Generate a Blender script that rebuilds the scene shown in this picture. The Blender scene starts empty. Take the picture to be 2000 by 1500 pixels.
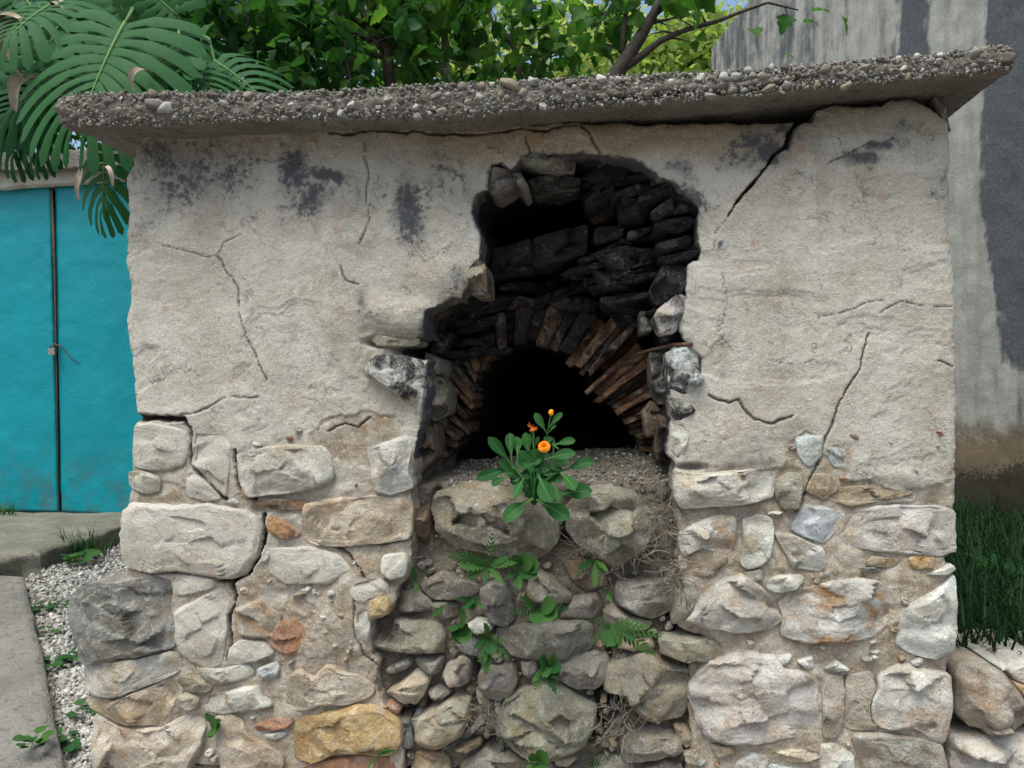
import bpy, math, random
import numpy as np
from mathutils import Vector, Matrix

scene = bpy.context.scene
col = scene.collection
rnd = random.Random(7)

# ------------------------------------------------------------------ camera
F = 1444.0                       # focal length in pixels of a 2000 wide frame
CX, HZ = 1000.0, 770.0           # principal column, horizon row
YAW = math.radians(6.4)          # camera turned a little left of the wall normal
DIST = 1.8                       # metres from the wall plane (y = 0)
CZ = 1.15
CT, ST = math.cos(YAW), math.sin(YAW)
cam_d = bpy.data.cameras.new("camera")
cam_d.sensor_width = 36.0
cam_d.lens = 36.0 * F / 2000.0
cam_d.shift_y = 0.01
cam_d.clip_start = 0.05
cam_d.clip_end = 400.0
cam = bpy.data.objects.new("camera", cam_d)
col.objects.link(cam)
cam.location = (0.0, -DIST, CZ)
cam.rotation_euler = (math.pi / 2, 0.0, YAW)
scene.camera = cam

# ------------------------------------------------------------------ light
SUN_EL, SUN_AZ = math.radians(67), math.radians(204)   # veiled sun high behind the viewer's left shoulder
world = bpy.data.worlds.new("World")
scene.world = world
world.use_nodes = True
wn = world.node_tree.nodes
wl = world.node_tree.links
sky = wn.new("ShaderNodeTexSky")
sky.sky_type = 'NISHITA'
sky.sun_disc = False
sky.sun_elevation = SUN_EL
sky.sun_rotation = SUN_AZ
sky.air_density = 1.0
sky.dust_density = 7.0
sky.ozone_density = 1.0
wl.new(sky.outputs[0], wn["Background"].inputs[0])
wn["Background"].inputs[1].default_value = 0.15
sun_d = bpy.data.lights.new("sun", 'SUN')
sun_d.energy = 1.5
sun_d.angle = math.radians(38)
sun_d.color = (1.0, 0.95, 0.86)
sun = bpy.data.objects.new("sun", sun_d)
col.objects.link(sun)
sdir = Vector((math.sin(SUN_AZ) * math.cos(SUN_EL), math.cos(SUN_AZ) * math.cos(SUN_EL), math.sin(SUN_EL)))
sun.rotation_euler = sdir.to_track_quat('Z', 'Y').to_euler()
sun.location = (-3, -6, 9)
vs = scene.view_settings
vs.view_transform = 'Standard'
vs.look = 'None'
vs.exposure = 0.72
vs.gamma = 1.0
vs.use_white_balance = True
vs.white_balance_temperature = 5950
vs.white_balance_tint = 0

# ------------------------------------------------------------------ projection helpers (where a sight line meets a real surface)
def ray(px, py):
    t = (px - CX) / F
    s = (HZ - py) / F
    return np.array([-ST + t * CT, CT + t * ST, s])

CAM = np.array([0.0, -DIST, CZ])

def at(px, py, y=0.0):
    d = ray(px, py)
    return CAM + d * ((y + DIST) / d[1])

def hit(px, py, p, n):
    d = ray(px, py)
    return CAM + d * (np.dot(np.array(p) - CAM, n) / np.dot(d, n))

def at_depth(px, py, d):
    return CAM + ray(px, py) * d

def pix(P):
    P = np.asarray(P, float) - CAM
    xc = P[..., 0] * CT + P[..., 1] * ST
    dc = -P[..., 0] * ST + P[..., 1] * CT
    return CX + F * xc / dc, HZ - F * P[..., 2] / dc

def camxy(xc, d):                 # camera lateral / depth -> world x, y
    return (xc * CT - d * ST, -DIST + xc * ST + d * CT)

# ------------------------------------------------------------------ noise
def _h(ix, iy, iz, seed):
    n = (ix.astype(np.int64) * 374761393 + iy.astype(np.int64) * 668265263 + iz.astype(np.int64) * 2147483647 + seed * 1274126177) & 0xFFFFFFFF
    n = ((n ^ (n >> 13)) * 1274126177) & 0xFFFFFFFF
    n = (n ^ (n >> 16)) & 0xFFFFFF
    return n.astype(np.float64) / 0xFFFFFF

def vnoise(x, y, z, seed=0):
    x = np.asarray(x, float); y = np.asarray(y, float) + 0 * x; z = np.asarray(z, float) + 0 * x
    ix, iy, iz = np.floor(x), np.floor(y), np.floor(z)
    fx, fy, fz = x - ix, y - iy, z - iz
    ux, uy, uz = [f * f * f * (f * (f * 6 - 15) + 10) for f in (fx, fy, fz)]
    r = 0
    for a in (0, 1):
        for b in (0, 1):
            for c in (0, 1):
                w = (ux if a else 1 - ux) * (uy if b else 1 - uy) * (uz if c else 1 - uz)
                r = r + w * _h(ix + a, iy + b, iz + c, seed)
    return r * 2 - 1

def fbm(x, y, z=0.0, seed=0, octv=4, gain=0.5, ridged=False):
    s, a, f, tot = 0, 1.0, 1.0, 0
    for i in range(octv):
        v = vnoise(x * f + 17.3 * i, y * f + 9.1 * i, z * f + 3.7 * i, seed + i)
        if ridged:
            v = 1 - 2 * np.abs(v)
        s = s + a * v
        tot += a
        a *= gain
        f *= 2.03
    return s / tot

def sstep(a, b, x):
    t = np.clip((x - a) / (b - a), 0, 1)
    return t * t * (3 - 2 * t)

def sdpoly(px, py, poly):        # signed distance to a polygon, positive inside
    P = np.asarray(poly, float)
    d2 = np.full(np.shape(px), 1e18)
    ins = np.zeros(np.shape(px), bool)
    for i in range(len(P)):
        a, b = P[i - 1], P[i]
        e = b - a
        wx, wy = px - a[0], py - a[1]
        t = np.clip((wx * e[0] + wy * e[1]) / max(e @ e, 1e-12), 0, 1)
        d2 = np.minimum(d2, (wx - t * e[0]) ** 2 + (wy - t * e[1]) ** 2)
        c = (a[1] <= py) != (b[1] <= py)
        if e[1] != 0:
            ins ^= c & (px < a[0] + (py - a[1]) / e[1] * e[0])
    d = np.sqrt(d2)
    return np.where(ins, d, -d)

def dline(px, py, pts):          # distance to a polyline and position along it 0..1
    d = np.full(np.shape(px), 1e9)
    al = np.zeros(np.shape(px))
    n = len(pts) - 1
    for i in range(n):
        a, b = np.array(pts[i], float), np.array(pts[i + 1], float)
        e = b - a
        wx, wy = px - a[0], py - a[1]
        t = np.clip((wx * e[0] + wy * e[1]) / max(e @ e, 1e-12), 0, 1)
        q = np.hypot(wx - t * e[0], wy - t * e[1])
        m = q < d
        d = np.where(m, q, d)
        al = np.where(m, (i + t) / n, al)
    return d, al

# ------------------------------------------------------------------ mesh and object helpers
def mesh_np(name, V, faces, smooth=True, mats=None, fmat=None, attrs=None):
    me = bpy.data.meshes.new(name)
    V = np.asarray(V, np.float32)
    me.vertices.add(len(V))
    me.vertices.foreach_set("co", V.ravel())
    fl = [np.asarray(f, np.int32) for f in (faces if isinstance(faces, (list, tuple)) and len(faces) and isinstance(faces[0], np.ndarray) and faces[0].ndim == 2 else [np.asarray(faces, np.int32)])]
    nl = sum(f.size for f in fl)
    nf = sum(len(f) for f in fl)
    me.loops.add(nl)
    me.polygons.add(nf)
    me.loops.foreach_set("vertex_index", np.concatenate([f.ravel() for f in fl]))
    st, o = [], 0
    for f in fl:
        st.append(o + np.arange(len(f)) * f.shape[1])
        o += f.size
    me.polygons.foreach_set("loop_start", np.concatenate(st).astype(np.int32))
    me.polygons.foreach_set("use_smooth", np.full(nf, bool(smooth)))
    if mats:
        for m in mats:
            me.materials.append(m)
    if fmat is not None:
        me.polygons.foreach_set("material_index", np.asarray(fmat, np.int32))
    if attrs:
        for k, a in attrs.items():
            at_ = me.attributes.new(k, 'FLOAT', 'POINT')
            at_.data.foreach_set("value", np.asarray(a, np.float32))
    me.update(calc_edges=True)
    return me

def mesh_py(name, V, Fc, smooth=True, mats=None, fmat=None):
    me = bpy.data.meshes.new(name)
    me.from_pydata([tuple(map(float, v)) for v in V], [], Fc)
    if mats:
        for m in mats:
            me.materials.append(m)
    if smooth:
        me.polygons.foreach_set("use_smooth", np.ones(len(Fc), bool))
    if fmat is not None:
        me.polygons.foreach_set("material_index", np.asarray(fmat, np.int32))
    me.update()
    return me

WLOC = {}
def put(name, me, loc=(0, 0, 0), parent=None, color=None, rot=None, kind=None):
    o = bpy.data.objects.new(name, me)
    col.objects.link(o)
    loc = Vector(tuple(float(c) for c in loc))
    WLOC[o.name] = loc
    if parent is not None:
        o.parent = parent
        o.location = loc - WLOC[parent.name]
    else:
        o.location = loc
    if rot is not None:
        o.rotation_euler = rot
    if color is not None:
        o.color = color
    if kind:
        o["kind"] = kind
    return o

def thing(name, loc, label, cat, group=None):
    o = put(name, None, loc)
    o["label"] = label
    o["category"] = cat
    if group:
        o["group"] = group
    return o

def tag(o, label, cat, group=None, kind=None):
    o["label"] = label
    if cat:
        o["category"] = cat
    if group:
        o["group"] = group
    if kind:
        o["kind"] = kind
    return o

class MB:
    """collects simple shapes in one vertex / face list"""
    def __init__(s):
        s.V, s.Fc, s.M = [], [], []
    def add(s, V, Fc, m=0):
        b = len(s.V)
        s.V += [tuple(v) for v in V]
        s.Fc += [tuple(i + b for i in f) for f in Fc]
        s.M += [m] * len(Fc)
    def box(s, a, b, m=0):
        x0, y0, z0 = a; x1, y1, z1 = b
        s.add([(x0, y0, z0), (x1, y0, z0), (x1, y1, z0), (x0, y1, z0), (x0, y0, z1), (x1, y0, z1), (x1, y1, z1), (x0, y1, z1)],
              [(0, 3, 2, 1), (4, 5, 6, 7), (0, 1, 5, 4), (1, 2, 6, 5), (2, 3, 7, 6), (3, 0, 4, 7)], m)
    def tube(s, pts, rad, n=6, m=0):
        pts = [np.array(p, float) for p in pts]
        k = len(pts)
        rad = rad if hasattr(rad, '__len__') else [rad] * k
        V, Fc = [], []
        up = np.array([0.13, 0.31, 0.94])
        for i, p in enumerate(pts):
            t = pts[min(i + 1, k - 1)] - pts[max(i - 1, 0)]
            t = t / (np.linalg.norm(t) + 1e-9)
            a = np.cross(t, up)
            if np.linalg.norm(a) < 0.1:
                a = np.cross(t, np.array([1.0, 0, 0]))
            a /= np.linalg.norm(a)
            b = np.cross(t, a)
            for j in range(n):
                q = 2 * math.pi * j / n
                V.append(p + rad[i] * (math.cos(q) * a + math.sin(q) * b))
        for i in range(k - 1):
            for j in range(n):
                Fc.append((i * n + j, i * n + (j + 1) % n, (i + 1) * n + (j + 1) % n, (i + 1) * n + j))
        Fc.append(tuple(range(n))[::-1])
        Fc.append(tuple(range((k - 1) * n, k * n)))
        s.add(V, Fc, m)
    def mesh(s, name, mats, smooth=True, origin=(0, 0, 0)):
        o = np.array(origin, float)
        return mesh_py(name, [np.array(v) - o for v in s.V], s.Fc, smooth, mats, s.M)

# ------------------------------------------------------------------ materials
def new_mat(name):
    m = bpy.data.materials.new(name)
    m.use_nodes = True
    nt = m.node_tree
    b = nt.nodes["Principled BSDF"]
    b.inputs["Roughness"].default_value = 0.92
    b.inputs["Specular IOR Level"].default_value = 0.2
    return m, nt, b

class NG:
    def __init__(s, nt):
        s.nt = nt
    def n(s, t, **kw):
        x = s.nt.nodes.new(t)
        for k, v in kw.items():
            setattr(x, k, v)
        return x
    def link(s, a, b):
        s.nt.links.new(a, b)
    def val(s, sock, v):
        if isinstance(v, bpy.types.NodeSocket):
            s.link(v, sock)
        else:
            sock.default_value = v
    def noise(s, vec, scale, detail=5, rough=0.55, dist=0.0):
        x = s.n("ShaderNodeTexNoise")
        if vec is not None:
            s.link(vec, x.inputs["Vector"])
        x.inputs["Scale"].default_value = scale
        x.inputs["Detail"].default_value = detail
        x.inputs["Roughness"].default_value = rough
        x.inputs["Distortion"].default_value = dist
        return x.outputs["Fac"]
    def voro(s, vec, scale, feature='F1', out="Distance"):
        x = s.n("ShaderNodeTexVoronoi", feature=feature)
        if vec is not None:
            s.link(vec, x.inputs["Vector"])
        x.inputs["Scale"].default_value = scale
        return x.outputs[out]
    def ramp(s, fac, a, b, lo=0.0, hi=1.0):
        x = s.n("ShaderNodeMapRange")
        x.interpolation_type = 'SMOOTHSTEP'
        s.val(x.inputs["Value"], fac)
        x.inputs["From Min"].default_value = a
        x.inputs["From Max"].default_value = b
        x.inputs["To Min"].default_value = lo
        x.inputs["To Max"].default_value = hi
        return x.outputs["Result"]
    def math(s, op, a, b=0.0):
        x = s.n("ShaderNodeMath", operation=op)
        s.val(x.inputs[0], a)
        s.val(x.inputs[1], b)
        return x.outputs[0]
    def mix(s, fac, a, b, mode='MIX'):
        x = s.n("ShaderNodeMix", data_type='RGBA', blend_type=mode)
        s.val(x.inputs[0], fac)
        for k, v in ((6, a), (7, b)):
            if isinstance(v, (tuple, list)):
                v = tuple(v) + (1.0,) if len(v) == 3 else tuple(v)
            s.val(x.inputs[k], v)
        return x.outputs[2]
    def bump(s, h, strength, dist, prev=None):
        x = s.n("ShaderNodeBump")
        x.inputs["Strength"].default_value = strength
        x.inputs["Distance"].default_value = dist
        s.link(h, x.inputs["Height"])
        if prev is not None:
            s.link(prev, x.inputs["Normal"])
        return x.outputs[0]
    def attr(s, name):
        x = s.n("ShaderNodeAttribute")
        x.attribute_name = name
        return x.outputs["Fac"]
    def obj(s):
        return s.n("ShaderNodeTexCoord").outputs["Object"]
    def rndvec(s):
        """object coordinates shifted by a per-object random amount"""
        oi = s.n("ShaderNodeObjectInfo")
        v = s.n("ShaderNodeVectorMath", operation='SCALE')
        cmb = s.n("ShaderNodeCombineXYZ")
        s.link(oi.outputs["Random"], cmb.inputs[0])
        s.link(s.math('MULTIPLY', oi.outputs["Random"], 7.31), cmb.inputs[1])
        s.link(s.math('MULTIPLY', oi.outputs["Random"], 3.77), cmb.inputs[2])
        s.link(cmb.outputs[0], v.inputs[0])
        v.inputs["Scale"].default_value = 11.0
        a = s.n("ShaderNodeVectorMath", operation='ADD')
        s.link(s.obj(), a.inputs[0])
        s.link(v.outputs[0], a.inputs[1])
        return a.outputs[0], oi

def stone_mat(name, soot=None, veins=True, grain=1.0):
    m, nt, b = new_mat(name)
    g = NG(nt)
    v, oi = g.rndvec()
    big = g.noise(v, 9, 6, 0.6)
    mid = g.noise(v, 38, 6, 0.65)
    fine = g.noise(v, 190, 4, 0.7)
    c = oi.outputs["Color"]
    c = g.mix(g.ramp(big, 0.35, 0.68), c, g.mix(0.75, c, (0.62, 0.60, 0.56), 'MULTIPLY'))
    vd = g.n("ShaderNodeVectorMath", operation='ADD')
    nz = g.n("ShaderNodeTexNoise"); nz.inputs["Scale"].default_value = 22; nz.inputs["Detail"].default_value = 4
    g.link(v, nz.inputs["Vector"])
    vs_ = g.n("ShaderNodeVectorMath", operation='SCALE'); vs_.inputs["Scale"].default_value = 0.07
    g.link(nz.outputs["Color"], vs_.inputs[0])
    g.link(v, vd.inputs[0]); g.link(vs_.outputs[0], vd.inputs[1])
    cell = g.voro(vd.outputs[0], 21, 'F1', "Color")
    cs = g.n("ShaderNodeSeparateColor"); g.link(cell, cs.inputs[0])
    c = g.mix(g.ramp(cs.outputs[0], 0.0, 0.45, 0.75, 0), c, g.mix(1.0, c, (0.66, 0.62, 0.56), 'MULTIPLY'))
    c = g.mix(g.ramp(cs.outputs[1], 0.62, 1.0, 0, 0.55), c, g.mix(1.0, c, (1.32, 1.32, 1.32), 'MULTIPLY'))
    c = g.mix(g.math('MULTIPLY', g.ramp(cs.outputs[2], 0.7, 1.0, 0, 0.5), g.ramp(big, 0.4, 0.6)), c, g.mix(1.0, c, (1.12, 0.90, 0.62), 'MULTIPLY'))
    c = g.mix(g.ramp(mid, 0.5, 0.75, 0, 0.6), c, (0.50, 0.48, 0.44))
    c = g.mix(g.ramp(mid, 0.28, 0.46, 0.6, 0), c, g.mix(1.0, c, (0.60, 0.50, 0.38), 'MULTIPLY'))
    rust = g.math('MULTIPLY', g.ramp(g.noise(v, 13, 5, 0.6, 0.8), 0.46, 0.66), oi.outputs["Alpha"])
    c = g.mix(rust, c, (0.30, 0.165, 0.065))
    c = g.mix(g.ramp(fine, 0.30, 0.46, 0.6, 0), c, (0.10, 0.088, 0.07))
    c = g.mix(g.ramp(fine, 0.56, 0.70, 0, 0.5), c, (0.62, 0.59, 0.54))
    lich = g.math('MULTIPLY', g.ramp(g.noise(v, 26, 7, 0.72), 0.57, 0.66), 0.30)
    c = g.mix(lich, c, (0.16, 0.155, 0.14))
    if soot is not None:
        s_ = g.ramp(g.noise(v, soot[0], 6, 0.62, 0.6), soot[1], soot[2])
        s_ = g.math('MULTIPLY', s_, g.ramp(fine, 0.62, 0.42, 0.75, 1.0))
        c = g.mix(s_, c, (0.018, 0.018, 0.021))
    g.link(c, b.inputs["Base Color"])
    n1 = g.bump(mid, 0.6, 0.010 * grain)
    n2 = g.bump(fine, 0.8, 0.004 * grain, n1)
    wv = g.noise(v, 75, 7, 0.62, 1.2)
    n3 = g.bump(g.math('ADD', g.math('MULTIPLY', wv, 0.6), g.math('MULTIPLY', cs.outputs[0], 0.10)), 0.6, 0.010 * grain, n2)
    g.link(n3, b.inputs["Normal"])
    return m

M = {}
M['limestone'] = stone_mat('limestone')
M['sooted_limestone'] = stone_mat('sooted_limestone', (19, 0.43, 0.60))
M['soot_rock'] = stone_mat('soot_rock', (13, 0.28, 0.52))

def plaster_mat():
    m, nt, b = new_mat('lime_plaster')
    g = NG(nt)
    v = g.obj()
    soot, chip, crack, tan = [g.attr(k) for k in ('soot', 'chip', 'crack', 'tan')]
    big = g.noise(v, 3.2, 6, 0.6)
    mid = g.noise(v, 14, 7, 0.65)
    fin = g.noise(v, 120, 5, 0.7)
    grit = g.noise(v, 330, 3, 0.6)
    big2 = g.noise(v, 6.5, 7, 0.62, 0.8)
    mp = g.n("ShaderNodeMapping"); mp.inputs["Scale"].default_value = (7.0, 7.0, 1.3)
    g.link(v, mp.inputs[0])
    runs = g.noise(mp.outputs[0], 1.6, 7, 0.62, 0.4)
    c = g.mix(g.ramp(big, 0.36, 0.62), (0.475, 0.435, 0.375), (0.385, 0.345, 0.285))
    c = g.mix(g.ramp(big2, 0.50, 0.66, 0, 0.65), c, (0.335, 0.285, 0.22))
    c = g.mix(g.ramp(big2, 0.30, 0.44, 0.6, 0), c, (0.50, 0.475, 0.43))
    c = g.mix(g.ramp(runs, 0.52, 0.70, 0, 0.5), c, (0.30, 0.275, 0.235))
    c = g.mix(g.ramp(mid, 0.48, 0.70, 0, 0.5), c, (0.48, 0.455, 0.415))
    c = g.mix(g.ramp(mid, 0.30, 0.46, 0.35, 0), c, (0.27, 0.235, 0.185))
    c = g.mix(g.math('MULTIPLY', tan, g.ramp(mid, 0.25, 0.6, 0.5, 1.0)), c, (0.29, 0.215, 0.130))
    # roughcast mortar where the finish coat has gone
    mort = g.mix(g.ramp(g.noise(v, 20, 6, 0.7), 0.38, 0.62), (0.27, 0.205, 0.14), (0.40, 0.355, 0.29))
    c = g.mix(chip, c, mort)
    # grains: pale sand and dark pits
    dens = g.ramp(g.noise(v, 10, 5, 0.65), 0.40, 0.64, 0.12, 0.95)
    c = g.mix(g.math('MULTIPLY', g.ramp(fin, 0.30, 0.47, 0.75, 0), dens), c, (0.15, 0.125, 0.095))
    c = g.mix(g.ramp(fin, 0.54, 0.68, 0, 0.55), c, (0.54, 0.515, 0.465))
    c = g.mix(g.ramp(grit, 0.56, 0.68, 0, 0.65), c, (0.62, 0.59, 0.545))
    c = g.mix(g.math('MULTIPLY', g.ramp(grit, 0.32, 0.42, 0.6, 0), dens), c, (0.17, 0.14, 0.11))
    flk = g.noise(v, 28, 8, 0.72, 0.6)
    c = g.mix(g.ramp(flk, 0.56, 0.64, 0, 0.4), c, (0.25, 0.20, 0.145))
    peb = g.voro(v, 95, 'F1')
    pebm = g.math('MULTIPLY', g.ramp(peb, 0.16, 0.24, 1, 0), g.ramp(g.noise(v, 23, 3), 0.52, 0.62, 0, 0.75))
    c = g.mix(pebm, c, (0.56, 0.53, 0.48))
    red = g.math('MULTIPLY', g.ramp(g.voro(v, 11), 0.10, 0.16, 1, 0), g.ramp(fin, 0.42, 0.56, 0, 0.5))
    c = g.mix(red, c, (0.30, 0.14, 0.075))
    pat = g.noise(v, 2.6, 9, 0.62, 0.7)
    c = g.mix(g.ramp(pat, 0.525, 0.545, 0, 0.55), c, g.mix(1.0, c, (0.84, 0.82, 0.80), 'MULTIPLY'))
    c = g.mix(g.ramp(pat, 0.44, 0.42, 0, 0.5), c, g.mix(1.0, c, (1.12, 1.12, 1.13), 'MULTIPLY'))
    # grey weathering wash
    c = g.mix(g.math('MULTIPLY', g.ramp(soot, 0.05, 0.7), g.ramp(g.noise(v, 11, 7, 0.68), 0.36, 0.62, 0.25, 0.85)), c, (0.185, 0.178, 0.172))
    # mould and soot: blotchy black grey
    sp = g.noise(v, 60, 7, 0.78)
    sb = g.noise(v, 9, 4, 0.6)
    sf = g.math('ADD', soot, g.math('ADD', g.math('MULTIPLY', g.math('SUBTRACT', sp, 0.5), 2.9), g.math('MULTIPLY', g.math('SUBTRACT', sb, 0.5), 1.2)))
    sf = g.math('MULTIPLY', g.ramp(sf, 0.30, 0.80, 0, 0.88), g.ramp(soot, 0.03, 0.28))
    c = g.mix(sf, c, (0.058, 0.060, 0.070))
    c = g.mix(g.ramp(soot, 1.2, 1.45), c, (0.022, 0.020, 0.020))
    sparse = g.math('MULTIPLY', g.ramp(sp, 0.30, 0.36, 1, 0), 0.5)
    c = g.mix(sparse, c, (0.11, 0.10, 0.085))
    wn_ = g.n("ShaderNodeTexNoise"); wn_.inputs["Scale"].default_value = 9; wn_.inputs["Detail"].default_value = 7
    wn_.inputs["Roughness"].default_value = 0.65
    g.link(v, wn_.inputs["Vector"])
    wsc = g.n("ShaderNodeVectorMath", operation='SCALE'); wsc.inputs["Scale"].default_value = 0.30
    g.link(wn_.outputs["Color"], wsc.inputs[0])
    wad = g.n("ShaderNodeVectorMath", operation='ADD')
    g.link(v, wad.inputs[0]); g.link(wsc.outputs[0], wad.inputs[1])
    de = g.voro(wad.outputs[0], 3.6, 'DISTANCE_TO_EDGE')
    de2 = g.voro(wad.outputs[0], 9.5, 'DISTANCE_TO_EDGE')
    hair = g.math('MULTIPLY', g.ramp(de, 0.002, 0.013, 1, 0), g.ramp(g.noise(v, 4.1, 4), 0.50, 0.60))
    hair2 = g.math('MULTIPLY', g.ramp(de2, 0.004, 0.022, 1, 0), g.ramp(g.noise(v, 5.3, 4, 0.6), 0.55, 0.66))
    hair = g.math('MAXIMUM', hair, g.math('MULTIPLY', hair2, 0.8))
    c = g.mix(g.math('MULTIPLY', hair, 0.75), c, (0.075, 0.060, 0.048))
    c = g.mix(crack, c, (0.035, 0.028, 0.022))
    g.link(c, b.inputs["Base Color"])
    n1 = g.bump(g.noise(v, 45, 7, 0.68), 0.7, 0.006)
    n2 = g.bump(fin, 0.8, 0.0035, n1)
    n3 = g.bump(grit, 0.7, 0.0026, n2)
    n4 = g.bump(g.math('SUBTRACT', g.math('MULTIPLY', g.ramp(peb, 0.0, 0.3, 1, 0), 0.4), hair), 0.5, 0.004, n3)
    g.link(n4, b.inputs["Normal"])
    return m
M['plaster'] = plaster_mat()

def earth_mat(name, a, bcol, dark):
    m, nt, b = new_mat(name)
    g = NG(nt)
    v = g.obj()
    n1 = g.noise(v, 12, 7, 0.7)
    n2 = g.noise(v, 90, 6, 0.7)
    c = g.mix(g.ramp(n1, 0.35, 0.65), a, bcol)
    c = g.mix(g.ramp(n2, 0.30, 0.48, 0.8, 0), c, dark)
    c = g.mix(g.ramp(n2, 0.62, 0.72, 0, 0.6), c, (0.36, 0.33, 0.28))
    g.link(c, b.inputs["Base Color"])
    g.link(g.bump(n2, 0.8, 0.006, g.bump(n1, 0.6, 0.02)), b.inputs["Normal"])
    return m
M['rubble_earth'] = earth_mat('rubble_earth', (0.125, 0.103, 0.078), (0.18, 0.152, 0.118), (0.04, 0.034, 0.027))
M['soil'] = earth_mat('soil', (0.10, 0.08, 0.055), (0.15, 0.12, 0.085), (0.04, 0.032, 0.024))
M['gravel_bed'] = earth_mat('gravel_bed', (0.22, 0.205, 0.185), (0.28, 0.265, 0.24), (0.07, 0.065, 0.055))
M['soot_and_gap_shade'] = earth_mat('soot_and_gap_shade', (0.016, 0.014, 0.014), (0.026, 0.021, 0.018), (0.006, 0.006, 0.006))  # soot of the oven; also the painted dark behind the shed doors

def concrete_mat(name, a, bcol, stain):
    m, nt, b = new_mat(name)
    g = NG(nt)
    v = g.obj()
    n1 = g.noise(v, 5, 6, 0.65)
    n2 = g.noise(v, 42, 6, 0.7)
    n3 = g.noise(v, 210, 3, 0.6)
    vo = g.voro(v, 120)
    c = g.mix(g.ramp(n1, 0.35, 0.65), a, bcol)
    c = g.mix(g.ramp(n2, 0.32, 0.5, 0.75, 0), c, stain)
    c = g.mix(g.ramp(vo, 0.18, 0.32, 0.35, 0), c, (0.36, 0.34, 0.31))
    c = g.mix(g.ramp(n3, 0.33, 0.45, 0.5, 0), c, (0.05, 0.045, 0.04))
    g.link(c, b.inputs["Base Color"])
    g.link(g.bump(n3, 0.6, 0.003, g.bump(g.ramp(vo, 0, 0.5, 1, 0), 0.5, 0.006, g.bump(n2, 0.7, 0.01))), b.inputs["Normal"])
    return m
M['slab'] = concrete_mat('slab_concrete', (0.19, 0.172, 0.147), (0.128, 0.110, 0.090), (0.05, 0.039, 0.029))
M['concrete'] = concrete_mat('old_concrete', (0.19, 0.175, 0.155), (0.135, 0.125, 0.11), (0.07, 0.066, 0.055))
M['step'] = concrete_mat('step_concrete', (0.20, 0.185, 0.15), (0.13, 0.125, 0.095), (0.06, 0.062, 0.042))

def leaf_mat(name, a, bcol, trans=0.35, rough=0.45, scale=9):
    m, nt, b = new_mat(name)
    g = NG(nt)
    v, oi = g.rndvec()
    n = g.noise(v, scale, 4)
    f = g.math('ADD', g.math('MULTIPLY', oi.outputs["Random"], 0.6), g.math('MULTIPLY', n, 0.5))
    c = g.mix(g.ramp(f, 0.2, 0.9), a, bcol)
    c = g.mix(g.ramp(g.noise(v, scale * 6, 4), 0.3, 0.5, 0.35, 0), c, g.mix(1.0, c, (0.5, 0.55, 0.4), 'MULTIPLY'))
    g.link(c, b.inputs["Base Color"])
    b.inputs["Roughness"].default_value = rough
    b.inputs["Specular IOR Level"].default_value = 0.10
    tr = g.n("ShaderNodeBsdfTranslucent")
    tc = g.mix(0.5, c, (0.85, 1.0, 0.3), 'MULTIPLY')
    g.link(g.mix(1.0, tc, (1.6, 1.6, 1.0), 'MULTIPLY'), tr.inputs["Color"])
    mx = g.n("ShaderNodeMixShader")
    mx.inputs[0].default_value = trans
    g.link(b.outputs[0], mx.inputs[1])
    g.link(tr.outputs[0], mx.inputs[2])
    g.link(mx.outputs[0], nt.nodes["Material Output"].inputs["Surface"])
    return m
M['tree_leaf'] = leaf_mat('tree_leaf', (0.034, 0.098, 0.020), (0.085, 0.165, 0.034), 0.5, 0.5)
M['bush_leaf'] = leaf_mat('bush_leaf', (0.020, 0.062, 0.018), (0.050, 0.120, 0.030), 0.42, 0.5)
M['sunlit_leaf'] = leaf_mat('sunlit_leaf', (0.20, 0.26, 0.075), (0.34, 0.37, 0.16), 0.5, 0.6, 3)  # sunlight on the far crowns put into a paler leaf colour
M['split_leaf'] = leaf_mat('split_leaf', (0.018, 0.068, 0.024), (0.038, 0.108, 0.036), 0.25, 0.62, 5)
M['midrib'] = leaf_mat('midrib', (0.10, 0.18, 0.055), (0.13, 0.21, 0.065), 0.1, 0.45)
M['marigold_leaf'] = leaf_mat('marigold_leaf', (0.017, 0.066, 0.018), (0.034, 0.100, 0.026), 0.2, 0.5, 22)
M['weed_leaf'] = leaf_mat('weed_leaf', (0.020, 0.062, 0.018), (0.052, 0.110, 0.026), 0.22, 0.55, 30)
M['grass_blade'] = leaf_mat('grass_blade', (0.007, 0.023, 0.008), (0.016, 0.042, 0.013), 0.2, 0.5, 3)

def plain(name, a, bcol, scale=20, rough=0.85, bump=0.003, bscale=None):
    m, nt, b = new_mat(name)
    g = NG(nt)
    v, oi = g.rndvec()
    n = g.noise(v, scale, 6, 0.65)
    g.link(g.mix(g.ramp(n, 0.3, 0.7), a, bcol), b.inputs["Base Color"])
    b.inputs["Roughness"].default_value = rough
    g.link(g.bump(g.noise(v, bscale or scale * 3, 5, 0.7), 0.6, bump), b.inputs["Normal"])
    return m
M['bark'] = plain('bark', (0.040, 0.032, 0.028), (0.085, 0.070, 0.058), 30, 0.9, 0.006)
M['pale_bark'] = plain('pale_bark', (0.20, 0.165, 0.13), (0.30, 0.26, 0.21), 16, 0.9, 0.004)
M['dry_leaf'] = plain('dry_leaf', (0.22, 0.165, 0.115), (0.40, 0.34, 0.27), 14, 0.8, 0.003)
M['dry_grass'] = plain('dry_grass', (0.12, 0.10, 0.078), (0.23, 0.20, 0.16), 40, 0.9, 0.001)
M['petal'] = plain('petal', (0.85, 0.23, 0.008), (0.90, 0.33, 0.012), 60, 0.6, 0.001)
M['petal_wilted'] = plain('petal_wilted', (0.75, 0.17, 0.03), (0.85, 0.26, 0.05), 60, 0.6, 0.001)
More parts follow.
